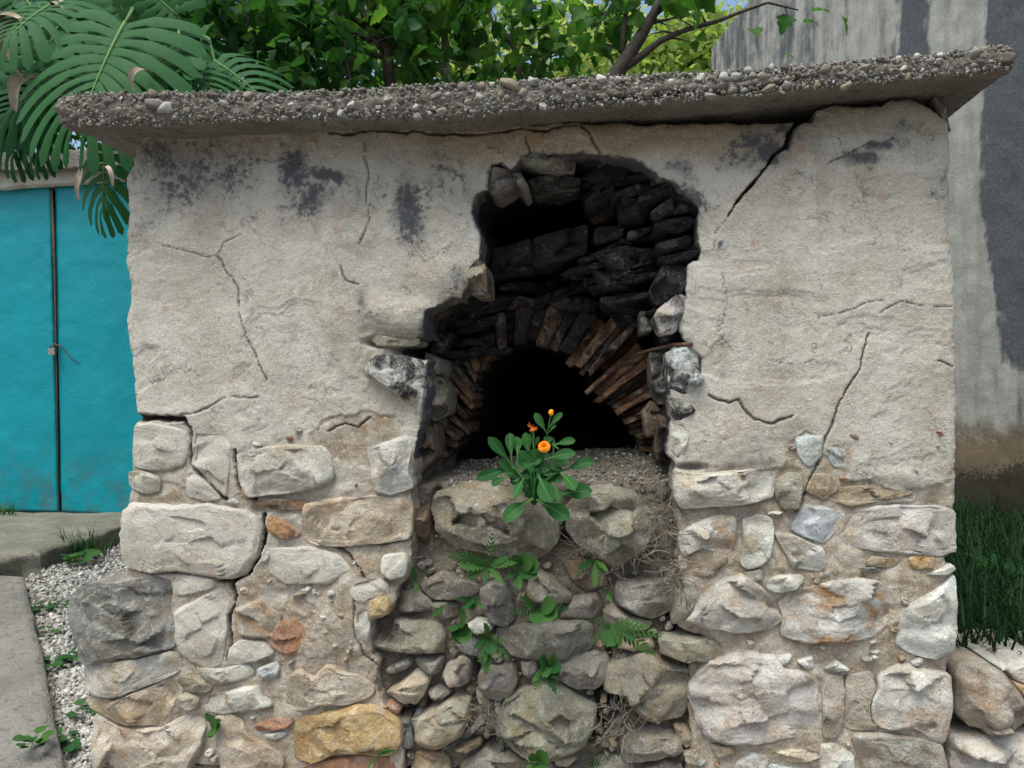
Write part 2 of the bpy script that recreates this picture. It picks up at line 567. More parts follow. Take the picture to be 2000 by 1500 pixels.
M['iron'] = plain('rusty_iron', (0.055, 0.035, 0.026), (0.13, 0.075, 0.045), 60, 0.75, 0.002)
M['padlock'] = plain('worn_steel', (0.16, 0.14, 0.12), (0.30, 0.27, 0.23), 80, 0.5, 0.001)
M['wood'] = plain('weathered_wood', (0.085, 0.072, 0.058), (0.17, 0.15, 0.125), 40, 0.9, 0.004)
M['lintel'] = None
def pebble_mat():
    m, nt, b = new_mat('pebble')
    g = NG(nt)
    v, oi = g.rndvec()
    c = oi.outputs["Color"]
    n = g.noise(v, 60, 5, 0.7)
    c = g.mix(g.ramp(n, 0.3, 0.6, 0.6, 0), c, g.mix(1.0, c, (0.4, 0.36, 0.3), 'MULTIPLY'))
    g.link(c, b.inputs["Base Color"])
    g.link(g.bump(n, 0.6, 0.003), b.inputs["Normal"])
    return m
M['pebble'] = pebble_mat()
def grit_mat(name, lo, hi):
    m, nt, b = new_mat(name)
    g = NG(nt)
    t = g.attr('tone')
    c = g.mix(t, lo, hi)
    c = g.mix(g.ramp(g.noise(g.obj(), 150, 4, 0.7), 0.32, 0.5, 0.5, 0), c, (0.07, 0.06, 0.05))
    g.link(c, b.inputs["Base Color"])
    return m
M['grit'] = grit_mat('slab_grit', (0.115, 0.102, 0.086), (0.34, 0.322, 0.29))
M['gravel'] = grit_mat('gravel_stone', (0.22, 0.205, 0.185), (0.52, 0.50, 0.47))

# ================================================================== ground (large structure first)
def ground_z(xc, d):
    return np.clip(0.04 + 0.23 * (d - 2.2), -0.5, 0.33)

def terrain():
    xs = np.concatenate([np.linspace(-60, -5, 18), np.linspace(-4.6, 4.6, 70), np.linspace(5, 60, 18)])
    ds = np.concatenate([np.linspace(-6, 1.5, 14), np.linspace(1.6, 5.5, 60), np.linspace(6, 70, 30)])
    X, D = np.meshgrid(xs, ds)
    Z = ground_z(X, D) + 0.012 * fbm(X * 2, D * 2, 0, 3) - 0.02 + np.clip(D - 9, 0, 60) * 0.10
    wx = X * CT - D * ST
    wy = -DIST + X * ST + D * CT
    n, k = X.shape
    idx = np.arange(n * k).reshape(n, k)
    q = np.stack([idx[:-1, :-1], idx[:-1, 1:], idx[1:, 1:], idx[1:, :-1]], -1).reshape(-1, 4)
    o = put("ground", mesh_np("ground", np.stack([wx, wy, Z], -1).reshape(-1, 3), q, True, [M['gravel_bed']]), kind="structure")
    o["label"] = "bare gravelly ground around the stone hut"
terrain()

# ================================================================== the stone hut
hut = thing("stone_oven_hut", (-0.2, 0.0, 0.0), "old plastered stone bread oven hut with a broken black opening under a concrete slab", "hut")

OPEN = [(962,325),(980,318),(995,325),(1022,310),(1034,298),(1088,294),(1160,298),(1220,307),(1259,322),(1286,343),(1325,364),(1349,391),
        (1364,403),(1361,424),(1367,442),(1361,472),(1366,508),(1343,512),(1340,550),(1341,580),(1322,610),(1318,630),(1330,655),(1340,672),
        (1310,678),(1304,745),(1311,815),(1304,885),(1318,912),(1314,960),(1322,1000),(1325,1040),(1329,1085),(1324,1112),(1338,1160),
        (1318,1215),(1345,1235),(1400,1250),(1405,1292),(1352,1300),(1343,1380),(1352,1440),(1335,1540),(786,1540),(783,1440),(750,1385),(733,1345),(738,1300),
        (722,1280),(720,1215),(762,1195),(772,1150),(798,1125),(800,1080),(800,1035),(805,990),(800,965),(806,930),(812,850),(820,822),(828,766),(832,704),(800,695),
        (776,684),(790,672),(825,660),(828,634),(832,612),(858,596),(881,580),(900,581),(918,552),(916,522),(932,505),(938,480),(936,460),(929,442),(920,400),(926,375),(950,368),(955,348)]
OUTL = [(268,240),(1590,240),(1600,212),(1640,205),(1680,206),(1725,204),(1742,194),(1775,193),(1805,202),(1835,226),(1855,238),(1858,330),(1860,420),(1866,520),(1868,600),
        (1870,700),(1872,800),(1869,880),(1870,960),(1866,1010),(1867,1078),(1852,1090),(1860,1110),(1866,1210),(1858,1290),(1856,1400),(1843,1470),(1840,1540),(170,1540),
        (185,1400),(172,1300),(240,1125),(246,1040),(243,985),(252,935),(259,880),(262,815),(256,745),(248,640),(251,560),(243,500),(246,420),(246,345),(262,300)]

CRACKS = [  # polyline, half width px at start and end, depth m
    ([(1602,206),(1578,222),(1556,243),(1541,264),(1535,288),(1516,304),(1500,324),(1481,343),(1466,364),(1450,381),(1434,401),(1418,420)], 9, 2.0, .035),
    ([(425,500),(450,540),(467,560),(468,600),(475,630),(490,670),(503,700),(522,742)], 2.2, 1.5, .008),
    ([(320,478),(360,490),(400,500),(425,500),(436,472),(470,455)], 1.8, 1.2, .005),
    ([(715,270),(718,330),(712,370),(720,430),(705,480)], 2.0, 1.4, .006),
    ([(1022,262),(1030,290),(1033,300)], 2.0, 3.0, .01),
    ([(1135,243),(1150,262),(1165,280),(1176,300)], 2.0, 4.0, .012),
    ([(640,262),(700,257),(870,263),(950,258),(1010,252),(1070,250),(1130,243)], 4.0, 2.0, .018),
    ([(1380,768),(1400,782),(1420,788),(1440,780),(1450,800),(1470,815),(1510,825),(1548,815)], 3.0, 3.0, .010),
    ([(1700,650),(1682,712),(1655,760),(1632,800),(1625,840),(1605,870),(1600,900),(1585,940),(1570,980),(1560,1000)], 1.5, 5.0, .014),
    ([(513,1004),(518,1040),(505,1092),(480,1122),(450,1136),(400,1128),(350,1119),(300,1122),(250,1108)], 8, 3.5, .03),
    ([(450,1137),(457,1158),(458,1180),(449,1205),(450,1245),(444,1290)], 6, 4, .03),
    ([(652,1070),(680,1085),(700,1110),(710,1128)], 4, 3, .012),
    ([(372,868),(373,905),(402,940),(438,976)], 5, 5, .02),
    ([(459,880),(462,930),(470,960),(492,976)], 5, 6, .025),
    ([(264,816),(310,817),(362,817),(372,840),(374,868)], 8, 5, .03),
    ([(690,1160),(692,1200),(695,1250),(712,1285),(735,1302)], 3, 3, .012),
    ([(1600,622),(1652,608),(1690,592),(1722,588)], 1.6, 1.2, .005),
    ([(1720,612),(1762,590),(1800,596),(1858,598)], 1.6, 1.4, .005),
    ([(1612,322),(1650,302),(1672,296),(1702,280)], 2.4, 1.6, .008),
    ([(664,518),(680,545),(702,556)], 2.6, 2.0, .008),
    ([(1832,704),(1846,710),(1862,716)], 2.6, 2.6, .008),
    ([(640,842),(670,829),(700,836),(722,820)], 4, 3, .010),
    ([(350,812),(400,800),(440,778),(500,775)], 2.5, 1.6, .007),
    ([(1506,700),(1546,712),(1590,700)], 1.2, 1.2, .003),
    ([(1420,420),(1400,450),(1392,490)], 1.6, 1.0, .004),
    ([(600,1062),(650,1071),(740,1064),(800,1054)], 3, 3, .012),
]
SOOT = [(370,335,150,85,.56),(660,370,150,70,.36),(860,360,100,70,.34),(1250,330,160,40,.3),(330,345,80,80,.60),(300,300,60,40,.5),(430,300,90,45,.42),(450,360,70,50,.36),(572,338,26,48,.95),(640,348,45,20,.95),(622,405,34,34,.8),(590,390,80,70,.42),
        (770,330,60,30,.35),(797,418,26,58,1.0),(905,350,18,45,.5),(800,470,40,40,.4),(905,400,14,60,.3),(1345,372,45,32,.8),(1322,322,45,20,.6),(1480,268,50,22,.65),
        (1515,288,36,22,.9),(1460,300,60,24,.5),(1545,255,26,24,.7),(1660,305,40,20,.8),(1690,282,34,16,.7),(1735,272,26,18,.6),(1752,240,22,18,.5),(1640,318,30,14,.55),(1830,350,30,40,.35),
        (1400,360,24,50,.35),(905,540,30,30,.55),(880,566,30,20,.45),(722,600,14,26,.5),(735,630,30,16,.4),(640,700,40,20,.28),(1404,455,12,10,.5),(270,440,30,70,.35),(300,395,40,30,.4),
        (250,960,30,30,.3),(500,600,30,30,.15),(1340,400,30,30,.5),(290,430,60,50,.35)]

COLS = dict(CR=(.49,.425,.33), LG=(.505,.485,.44), GR=(.285,.265,.23), DG=(.215,.21,.20), TN=(.37,.30,.21), OC=(.43,.30,.15), OL=(.29,.27,.21),
            BL=(.47,.49,.49), RD=(.36,.20,.13), YL=(.46,.34,.18), PL=(.42,.375,.31), WT=(.57,.55,.51), BR=(.17,.12,.085), SK=(.032,.028,.026), WG=(.36,.32,.26))

# polygon, colour, rust, protrusion (m)
FRONT = [
 ([(245,1000),(262,982),(330,985),(410,985),(480,995),(508,1010),(513,1040),(502,1090),(478,1120),(450,1131),(400,1123),(350,1115),(300,1118),(250,1105),(241,1060)],'PL',.35,.026),
 ([(135,1161),(168,1140),(196,1138),(245,1131),(297,1124),(336,1130),(341,1157),(336,1196),(345,1238),(345,1262),(273,1279),(206,1288),(168,1293),(154,1266),(143,1210)],'DG',.15,.04),
 ([(164,1297),(210,1292),(280,1284),(336,1270),(353,1280),(357,1306),(329,1321),(280,1342),(227,1363),(196,1359),(175,1350),(168,1325)],'LG',.2,.035),
 ([(171,1353),(210,1371),(252,1354),(301,1337),(350,1323),(353,1350),(346,1371),(315,1415),(245,1415),(210,1399),(175,1381)],'TN',.35,.028),
 ([(184,1392),(217,1410),(245,1420),(315,1420),(350,1402),(392,1392),(399,1434),(392,1458),(374,1490),(350,1530),(189,1530),(185,1455)],'CR',.4,.035),
 ([(350,1357),(371,1350),(392,1360),(392,1378),(371,1388),(350,1378)],'TN',.5,.02),
 ([(341,1199),(360,1182),(402,1161),(441,1147),(453,1168),(443,1196),(446,1224),(442,1266),(432,1297),(413,1303),(378,1294),(353,1276),(345,1245)],'PL',.4,.020),
 ([(338,1133),(374,1123),(427,1130),(423,1147),(385,1157),(346,1164)],'PL',.3,.014),
 ([(462,1189),(507,1168),(549,1203),(539,1241),(497,1245),(465,1238)],'WG',.8,.010),
 ([(546,1213),(577,1210),(598,1231),(591,1266),(574,1280),(546,1273),(525,1255)],'RD',.6,.012),
 ([(448,1266),(472,1248),(518,1252),(539,1276),(504,1290),(472,1297),(445,1297)],'PL',.3,.013),
 ([(385,1301),(437,1304),(479,1294),(500,1311),(490,1322),(451,1331),(423,1336),(395,1322)],'LG',.2,.028),
 ([(504,1304),(542,1290),(548,1311),(539,1322),(511,1324)],'BL',.1,.028),
 ([(346,1322),(364,1315),(395,1325),(416,1339),(413,1350),(371,1350),(350,1336)],'OL',.2,.026),
 ([(399,1360),(427,1353),(479,1339),(507,1338),(518,1360),(535,1374),(504,1385),(437,1392),(399,1388)],'LG',.25,.028),
 ([(423,1399),(451,1392),(476,1402),(490,1427),(518,1444),(549,1469),(556,1490),(542,1525),(441,1525),(430,1455),(421,1420)],'CR',.45,.034),
 ([(497,1413),(532,1401),(574,1402),(570,1416),(542,1423),(507,1425)],'RD',.4,.022),
 ([(514,1432),(546,1427),(563,1433),(549,1441),(518,1439)],'LG',.1,.022),
 ([(550,1378),(564,1336),(567,1315),(588,1301),(612,1322),(640,1297),(665,1311),(700,1318),(722,1335),(732,1342),(725,1360),(680,1375),(640,1375),(600,1385),(570,1388)],'CR',.5,.026),
 ([(578,1413),(595,1399),(630,1392),(655,1387),(692,1378),(731,1374),(755,1388),(780,1410),(783,1448),(766,1474),(702,1466),(658,1467),(612,1487),(581,1483),(574,1455)],'OC',.6,.050),
 ([(590,1498),(640,1480),(700,1472),(760,1482),(780,1530),(590,1530)],'RD',.4,.030),
 ([(597,985),(640,972),(720,968),(790,973),(803,990),(800,1030),(795,1053),(740,1061),(660,1066),(600,1060),(592,1030)],'CR',.45,.028),
 ([(748,1084),(790,1079),(799,1094),(797,1124),(765,1131),(745,1115)],'LG',.15,.034),
 ([(722,1171),(755,1163),(764,1178),(762,1199),(723,1203)],'YL',.2,.028),
 ([(681,1157),(695,1136),(730,1126),(755,1136),(762,1154),(755,1160),(722,1168),(713,1180),(692,1171)],'PL',.2,.018),
 ([(692,1196),(718,1184),(724,1206),(724,1245),(716,1259),(697,1255)],'LG',.2,.014),
 ([(262,831),(297,827),(336,832),(365,838),(370,871),(362,906),(336,918),(308,921),(259,911),(259,864)],'PL',.35,.012),
 ([(252,922),(280,918),(315,932),(315,958),(287,965),(252,951)],'LG',.2,.016),
 ([(462,888),(497,878),(560,867),(626,871),(647,892),(654,934),(630,951),(546,965),(487,971),(469,937)],'LG',.35,.036),
 ([(378,843),(427,846),(455,871),(451,913),(444,972),(404,932),(376,906)],'PL',.15,.012),
 ([(366,915),(402,939),(434,974),(402,979),(364,969)],'PL',.2,.012),
 ([(490,981),(546,973),(602,979),(595,996),(490,993)],'BR',.5,.010),
 ([(525,1007),(560,1021),(588,1045),(549,1054),(523,1033)],'RD',.7,.010),
 ([(720,878),(748,864),(800,850),(807,878),(800,920),(809,951),(769,965),(734,958),(727,920)],'LG',.3,.050),
 ([(525,1072),(600,1068),(660,1082),(690,1112),(640,1142),(560,1140),(515,1110)],'PL',.1,.010),
 ([(470,945),(500,960),(480,978)],'RD',.3,.01),
 # right of the opening
 ([(1325,1042),(1363,1017),(1405,1005),(1436,1007),(1436,1052),(1426,1080),(1363,1072),(1335,1087),(1326,1070)],'LG',.7,.030),
 ([(1335,1092),(1365,1076),(1420,1084),(1420,1112),(1380,1128),(1340,1122)],'TN',.4,.014),
 ([(1450,1014),(1482,1007),(1506,1010),(1512,1031),(1505,1087),(1485,1105),(1461,1110),(1445,1101),(1450,1052)],'LG',.15,.030),
 ([(1513,1042),(1545,1042),(1576,1056),(1608,1070),(1611,1108),(1597,1115),(1545,1108),(1534,1084)],'LG',.25,.026),
 ([(1545,1035),(1559,998),(1570,985),(1610,990),(1652,1003),(1629,1038),(1608,1063),(1580,1052)],'BL',.1,.024),
 ([(1636,1052),(1650,1018),(1672,996),(1740,985),(1830,990),(1866,1000),(1867,1077),(1839,1084),(1755,1082),(1668,1067)],'LG',.15,.020),
 ([(1492,1140),(1517,1122),(1559,1119),(1571,1129),(1552,1150),(1517,1157),(1496,1150)],'WT',.2,.034),
 ([(1450,1118),(1488,1108),(1490,1128),(1470,1136)],'GR',.1,.020),
 ([(1337,1210),(1380,1150),(1398,1133),(1447,1119),(1475,1136),(1503,1168),(1529,1210),(1506,1224),(1440,1234),(1377,1224)],'LG',.1,.052),
 ([(1520,1178),(1538,1161),(1580,1147),(1622,1133),(1671,1129),(1713,1133),(1744,1150),(1744,1203),(1713,1241),(1657,1252),(1608,1252),(1580,1255),(1524,1238),(1531,1210)],'LG',.95,.034),
 ([(1762,1189),(1790,1171),(1814,1161),(1839,1140),(1863,1119),(1866,1210),(1860,1273),(1825,1287),(1783,1280),(1750,1259),(1755,1224)],'WT',.2,.036),
 ([(1825,1115),(1860,1101),(1864,1112),(1846,1122),(1804,1121)],'WT',.1,.022),
 ([(1346,1336),(1363,1308),(1384,1287),(1415,1280),(1440,1266),(1510,1280),(1531,1304),(1576,1311),(1594,1336),(1594,1385),(1597,1434),(1531,1437),(1475,1448),(1433,1448),(1391,1441),(1363,1416),(1346,1367)],'LG',.3,.050),
 ([(1513,1280),(1545,1276),(1538,1296),(1524,1297)],'WT',.1,.018),
 ([(1555,1290),(1587,1280),(1590,1304),(1576,1308)],'WT',.1,.018),
 ([(1608,1306),(1632,1289),(1660,1306),(1625,1311)],'WT',.1,.020),
 ([(1604,1346),(1618,1318),(1646,1322),(1650,1350),(1646,1413),(1632,1444),(1606,1441)],'WG',.4,.018),
 ([(1713,1322),(1741,1308),(1772,1292),(1790,1304),(1856,1315),(1856,1385),(1842,1448),(1825,1446),(1790,1423),(1727,1420),(1702,1409),(1702,1367),(1716,1343)],'LG',.45,.030),
 ([(1664,1432),(1720,1429),(1783,1436),(1839,1453),(1846,1490),(1842,1530),(1699,1530),(1668,1469)],'GR',.3,.022),
 ([(1652,1322),(1700,1312),(1712,1345),(1698,1370),(1698,1412),(1716,1422),(1662,1428),(1648,1418)],'WG',.2,.010),
 ([(1513,1465),(1545,1460),(1601,1467),(1604,1480),(1545,1487),(1520,1480)],'CR',.2,.026),
 ([(1436,1487),(1468,1465),(1503,1476),(1482,1525),(1430,1525)],'LG',.2,.030),
 ([(1489,1499),(1510,1490),(1552,1499),(1550,1530),(1485,1530)],'BL',.1,.024),
 ([(1335,1472),(1360,1465),(1380,1483),(1363,1490),(1338,1486)],'LG',.3,.028),
 ([(1601,1453),(1629,1450),(1666,1471),(1671,1530),(1604,1530)],'LG',.3,.024),
 ([(1385,1452),(1430,1454),(1440,1470),(1400,1478)],'TN',.5,.018),
 ([(1314,927),(1370,922),(1440,918),(1510,911),(1513,934),(1506,972),(1440,986),(1370,990),(1328,992),(1316,962)],'LG',.25,.055),
 ([(1513,937),(1538,922),(1562,925),(1566,955),(1555,997),(1527,993),(1513,969)],'OL',.15,.042),
 ([(1572,960),(1590,925),(1620,925),(1640,955),(1610,975)],'TN',.3,.012),
 ([(1608,878),(1632,864),(1657,878),(1653,916),(1629,913)],'BL',.1,.009),
 ([(1552,853),(1573,836),(1608,853),(1604,892),(1580,916),(1559,892)],'BL',.1,.009),
 ([(1590,966),(1650,950),(1720,948),(1790,962),(1740,975),(1660,990)],'TN',.25,.010),
 ([(1700,1085),(1760,1092),(1740,1108),(1690,1106)],'TN',.5,.012),
 ([(1770,1090),(1800,1078),(1826,1088),(1822,1110),(1782,1112)],'OC',.4,.014),
 ([(1672,1110),(1700,1106),(1724,1108),(1716,1116),(1680,1116)],'DG',.0,.014),
 ([(1290,1276),(1284,1248),(1300,1243),(1391,1245),(1415,1280),(1408,1289),(1335,1287)],'OL',.3,.044),
 ([(1310,1217),(1322,1157),(1345,1152),(1371,1161),(1345,1199),(1315,1220)],'OL',.1,.030),
]
JAMB = [   # stones framing the opening, dirty with soot
 ([(713,727),(730,690),(769,692),(825,703),(833,712),(829,766),(819,822),(804,815),(807,780),(772,766),(751,752)],'LG',.1,.040,'sooted_limestone'),
 ([(713,650),(741,654),(790,664),(822,661),(818,675),(790,678),(765,682),(737,675)],'OL',.1,.020,'limestone'),
 ([(1300,690),(1314,682),(1352,675),(1379,696),(1377,727),(1363,766),(1335,775),(1305,760)],'BL',.05,.018,'sooted_limestone'),
 ([(1306,772),(1340,780),(1360,800),(1340,822),(1310,822)],'LG',.05,.016,'sooted_limestone'),
 ([(1310,828),(1335,825),(1349,850),(1338,878),(1328,906),(1306,885)],'LG',.05,.020,'sooted_limestone'),
 ([(1280,607),(1325,574),(1345,582),(1330,622),(1318,650),(1290,655),(1277,622)],'LG',.2,.030,'sooted_limestone'),
]
# polygon, colour, rust, protrusion: the loose rubble that closes the lower part of the opening
RUBBLE = [
 ([(848,985),(858,960),(900,945),(960,940),(1010,955),(1060,990),(1090,1010),(1088,1050),(1070,1080),(1040,1092),(980,1085),(930,1070),(880,1058),(856,1035)],'OL',.25,.105),
 ([(1105,1030),(1110,985),(1140,955),(1190,945),(1240,960),(1275,1000),(1280,1030),(1262,1065),(1225,1095),(1195,1100),(1170,1080),(1130,1060)],'OL',.15,.110),
 ([(776,1154),(807,1147),(846,1168),(846,1189),(786,1192)],'GR',.1,.04),
 ([(846,1175),(877,1168),(898,1178),(895,1199),(867,1206),(846,1192)],'GR',.1,.04),
 ([(818,1140),(860,1115),(923,1133),(940,1150),(916,1164),(853,1168),(832,1154)],'GR',.1,.05),
 ([(937,1150),(965,1130),(986,1133),(1000,1157),(1007,1206),(986,1220),(961,1213),(947,1189)],'DG',.05,.055),
 ([(1035,1122),(1052,1110),(1073,1119),(1119,1161),(1115,1171),(1080,1175),(1035,1168),(1031,1147)],'OL',.1,.065),
 ([(1091,1203),(1119,1164),(1164,1157),(1178,1175),(1175,1199),(1140,1206)],'GR',.1,.04),
 ([(1199,1154),(1203,1133),(1245,1129),(1308,1126),(1320,1147),(1315,1182),(1276,1203),(1245,1196),(1203,1175)],'GR',.05,.07),
 ([(1177,1189),(1196,1178),(1238,1199),(1276,1210),(1266,1224),(1227,1224),(1182,1217)],'WG',.2,.06),
 ([(909,1220),(933,1205),(958,1210),(965,1224),(940,1229)],'WT',.1,.06),
 ([(972,1227),(1028,1217),(1070,1210),(1136,1206),(1159,1220),(1161,1259),(1133,1282),(1052,1282),(1000,1276),(979,1252)],'GR',.1,.07),
 ([(1199,1241),(1238,1238),(1273,1245),(1280,1262),(1238,1264),(1199,1259)],'TN',.4,.05),
 ([(1189,1294),(1224,1280),(1245,1269),(1276,1273),(1308,1290),(1345,1297),(1347,1336),(1332,1388),(1287,1399),(1245,1385),(1224,1357),(1210,1336),(1178,1336)],'WG',.3,.085),
 ([(1080,1290),(1133,1276),(1182,1269),(1192,1290),(1185,1325),(1164,1339),(1122,1341),(1094,1322)],'GR',.05,.06),
 ([(1017,1287),(1045,1280),(1052,1304),(1035,1322),(1021,1308)],'GR',0,.045),
 ([(940,1304),(975,1294),(1003,1297),(1014,1322),(1003,1350),(979,1362),(954,1353),(937,1332)],'GR',.15,.07),
 ([(990,1353),(1021,1339),(1070,1332),(1105,1339),(1140,1364),(1164,1374),(1161,1402),(1140,1448),(1087,1469),(1038,1472),(1000,1448),(972,1420),(975,1392)],'OL',.12,.10),
 ([(804,1402),(846,1378),(895,1350),(923,1353),(923,1392),(909,1427),(860,1450),(818,1441)],'WG',.35,.075),
 ([(758,1346),(783,1329),(818,1301),(846,1315),(835,1346),(815,1373),(790,1367)],'CR',.45,.06),
 ([(867,1311),(877,1290),(909,1280),(921,1290),(921,1329),(884,1332)],'WG',.15,.055),
 ([(811,1280),(867,1276),(867,1308),(849,1311),(818,1294)],'GR',.1,.045),
 ([(755,1304),(800,1276),(811,1287),(804,1297),(765,1311)],'GR',.2,.045),
 ([(839,1343),(860,1332),(888,1345),(867,1360),(846,1360)],'GR',.1,.045),
 ([(748,1371),(769,1360),(790,1374),(783,1388),(755,1381)],'RD',.2,.04),
 ([(781,1395),(804,1395),(813,1451),(800,1458),(786,1437)],'DG',.1,.035),
 ([(895,1437),(940,1395),(951,1392),(951,1402),(916,1437),(898,1444)],'GR',.0,.045),
 ([(888,1458),(940,1437),(944,1448),(909,1462)],'TN',.3,.045),
 ([(811,1469),(846,1458),(877,1472),(888,1530),(797,1530)],'TN',.4,.045),
 ([(902,1490),(947,1458),(1000,1465),(1035,1483),(1031,1530),(902,1530)],'GR',.2,.045),
 ([(1082,1476),(1105,1469),(1129,1476),(1112,1490),(1084,1490)],'CR',.3,.035),
 ([(1210,1455),(1227,1427),(1280,1413),(1329,1430),(1332,1458),(1273,1476),(1217,1483)],'WG',.25,.065),
 ([(1255,1497),(1297,1480),(1332,1490),(1336,1530),(1250,1530)],'GR',.1,.05),
 ([(1312,1406),(1340,1413),(1354,1430),(1350,1447),(1338,1455),(1318,1430)],'TN',.4,.045),
 ([(930,1343),(951,1350),(965,1371),(958,1385),(940,1371)],'WG',.1,.04),
 ([(967,1364),(982,1364),(979,1388),(968,1388)],'CR',.2,.035),
 ([(725,1212),(790,1205),(860,1212),(874,1231),(872,1271),(807,1269),(725,1259)],'OL',.1,.062),
 ([(880,1235),(930,1240),(968,1262),(960,1284),(900,1272)],'DG',.1,.03),
 ([(1042,1492),(1075,1478),(1090,1496),(1130,1494),(1150,1530),(1040,1530)],'GR',.2,.04),
 ([(1160,1480),(1200,1470),(1240,1492),(1236,1530),(1155,1530)],'GR',.1,.035),
 ([(1100,1100),(1150,1090),(1180,1110),(1190,1140),(1150,1152),(1122,1140)],'BR',.2,.02),
]
ALLF = [s[0] for s in FRONT] + [s[0] for s in JAMB]

# ---------------------------------------------------------------- plaster front wall (real relief, real hole)
def front_wall():
    cell = 0.0032
    x0, x1 = at(150, 900)[0], at(1885, 900)[0]
    z0, z1 = at(1000, 1535)[2], at(1000, 190)[2] + 0.02
    xs = np.arange(x0, x1, cell)
    zs = np.arange(z0, z1, cell)
    X, Z = np.meshgrid(xs, zs)
    PX, PY = pix(np.stack([X, 0 * X, Z], -1))
    wob = 8.0 * fbm(X * 20, Z * 20, 1.0, 5, 5, 0.6) + 2.0 * fbm(X * 80, Z * 80, 2.0, 8, 2)
    so = sdpoly(PX, PY, OUTL) + wob * 0.9
    sh = -sdpoly(PX, PY, OPEN) + wob          # positive = outside of the hole
    low = sstep(800, 1010, PY)
    o = 0.0040 * fbm(X * 4, Z * 4, 0, 11) + 0.0018 * fbm(X * 18, Z * 18, 0, 12, 4) + 0.0016 * fbm(X * 75, Z * 75, 0, 13, 4, 0.6)
    o = o + low * (0.013 * fbm(X * 8, Z * 8, 0, 14, 4) + 0.003 * fbm(X * 26, Z * 26, 0, 15, 4))
    # thin chipped patches and trowelled scars in the upper coat
    sc = fbm(X * 5, Z * 9, 4.0, 21, 5)
    o = o - 0.0022 * sstep(0.10, 0.15, sc) - 0.002 * sstep(0.26, 0.29, sc)
    # roughcast: finish coat gone
    cn = fbm(X * 6, Z * 6, 7.0, 31, 5) + (PY - 985) / 260.0
    cn = np.maximum(cn, fbm(X * 7, Z * 7, 3.0, 33, 5) * 1.2 + 0.9 - np.hypot((PX - 690) / 110, (PY - 860) / 55))
    cn = np.maximum(cn, fbm(X * 7, Z * 7, 3.0, 34, 5) * 1.0 + 0.6 - np.hypot((PX - 1700) / 160, (PY - 960) / 25))
    chip = sstep(0.0, 0.10, cn)
    o = o - 0.005 * chip
    # stones: joints sink a little, wall stays behind the stone
    ring = np.zeros_like(X)
    for poly in ALLF:
        P = np.array(poly, float)
        m = (PX > P[:, 0].min() - 24) & (PX < P[:, 0].max() + 24) & (PY > P[:, 1].min() - 24) & (PY < P[:, 1].max() + 24)
        if not m.any():
            continue
        sd = sdpoly(PX[m], PY[m], P)
        o[m] -= np.where(sd > 4, 0.030 * sstep(4, 14, sd), 0)
        ring[m] = np.maximum(ring[m], sstep(-16, -3, sd))
    o -= ring * 0.003 * sstep(-0.4, 0.4, fbm(X * 10, Z * 10, 0, 41, 3) + 0.15)
    chip = np.maximum(chip, ring * sstep(0.0, 0.5, fbm(X * 12, Z * 12, 5, 43, 3) + low * 0.5) * 0.9)
    crack = np.zeros_like(X)
    jit = 9.0 * fbm(X * 16, Z * 16, 0, 51, 6, 0.66)
    jit2 = 9.0 * fbm(X * 16, Z * 16, 9, 52, 6, 0.66)
    for pts, w0, w1, dep in CRACKS:
        P = np.array(pts, float)
        m = (PX > P[:, 0].min() - 30) & (PX < P[:, 0].max() + 30) & (PY > P[:, 1].min() - 30) & (PY < P[:, 1].max() + 30)
        d, al = dline(PX[m] + jit[m], PY[m] + jit2[m], P)
        w = np.maximum(1.7, w0 + (w1 - w0) * al) * (0.54 if w0 < 3.2 else 0.75) * np.clip(0.9 + 0.8 * vnoise(X[m] * 28, Z[m] * 28, 0, 61), 0.5, 1.5)
        k = np.clip(1 - d / (w + 0.35), 0, 1)
        o[m] -= dep * np.sqrt(k)
        crack[m] = np.maximum(crack[m], np.clip(k * 2.2, 0, 1) * min(1.0, 0.25 + w0 / 8))
        # one lip of the crack stands a little proud
        o[m] += 0.0025 * np.exp(-(d / 22.0) ** 2)
    # pits
    for (cx, cy, rx, ry, dep) in [(797,683,28,12,.05),(735,668,26,10,.03),(1350,912,26,7,.03),(1500,222,26,14,.03),(1525,226,10,8,.02),(770,1140,22,9,.02),(1690,1150,8,30,.012)]:
        o -= dep * np.exp(-(((PX - cx) / rx) ** 2 + ((PY - cy) / ry) ** 2) ** 2)
    # bumps of buried stones
    for (cx, cy, rx, ry, h_) in [(790,620,62,34,.022),(740,600,30,30,.010),(660,620,60,44,.008),(870,540,60,40,.010),(1440,860,70,50,.012),(690,460,50,24,.006),(1690,300,120,60,.010),(560,1110,70,40,.012),(700,1180,60,90,.012),(620,1230,60,60,.010)]:
        o += h_ * np.exp(-(((PX - cx) / rx) ** 2 + ((PY - cy) / ry) ** 2) ** 1.6)
    # rims: broken edge of the coat at the hole, rounding at the outline
    o -= 0.005 * np.exp(-np.clip(sh, 0, 99) / 5.0) * np.clip(1 + fbm(X * 20, Z * 20, 2, 45, 3), 0, 2)
    o -= 0.010 * np.exp(-np.clip(so, 0, 99) / 8.0)
    # soot
    soot = np.zeros_like(X)
    WX = PX + 34 * fbm(X * 7, Z * 7, 0, 75, 4)
    WY = PY + 44 * fbm(X * 7, Z * 5, 4, 76, 4)
    for (cx, cy, rx, ry, a) in SOOT:
        soot = np.maximum(soot, a * np.exp(-(((WX - cx) / (rx * 1.15)) ** 2 + ((WY - cy) / (ry * 1.15)) ** 2)))
    upper = sstep(960, 860, PY)
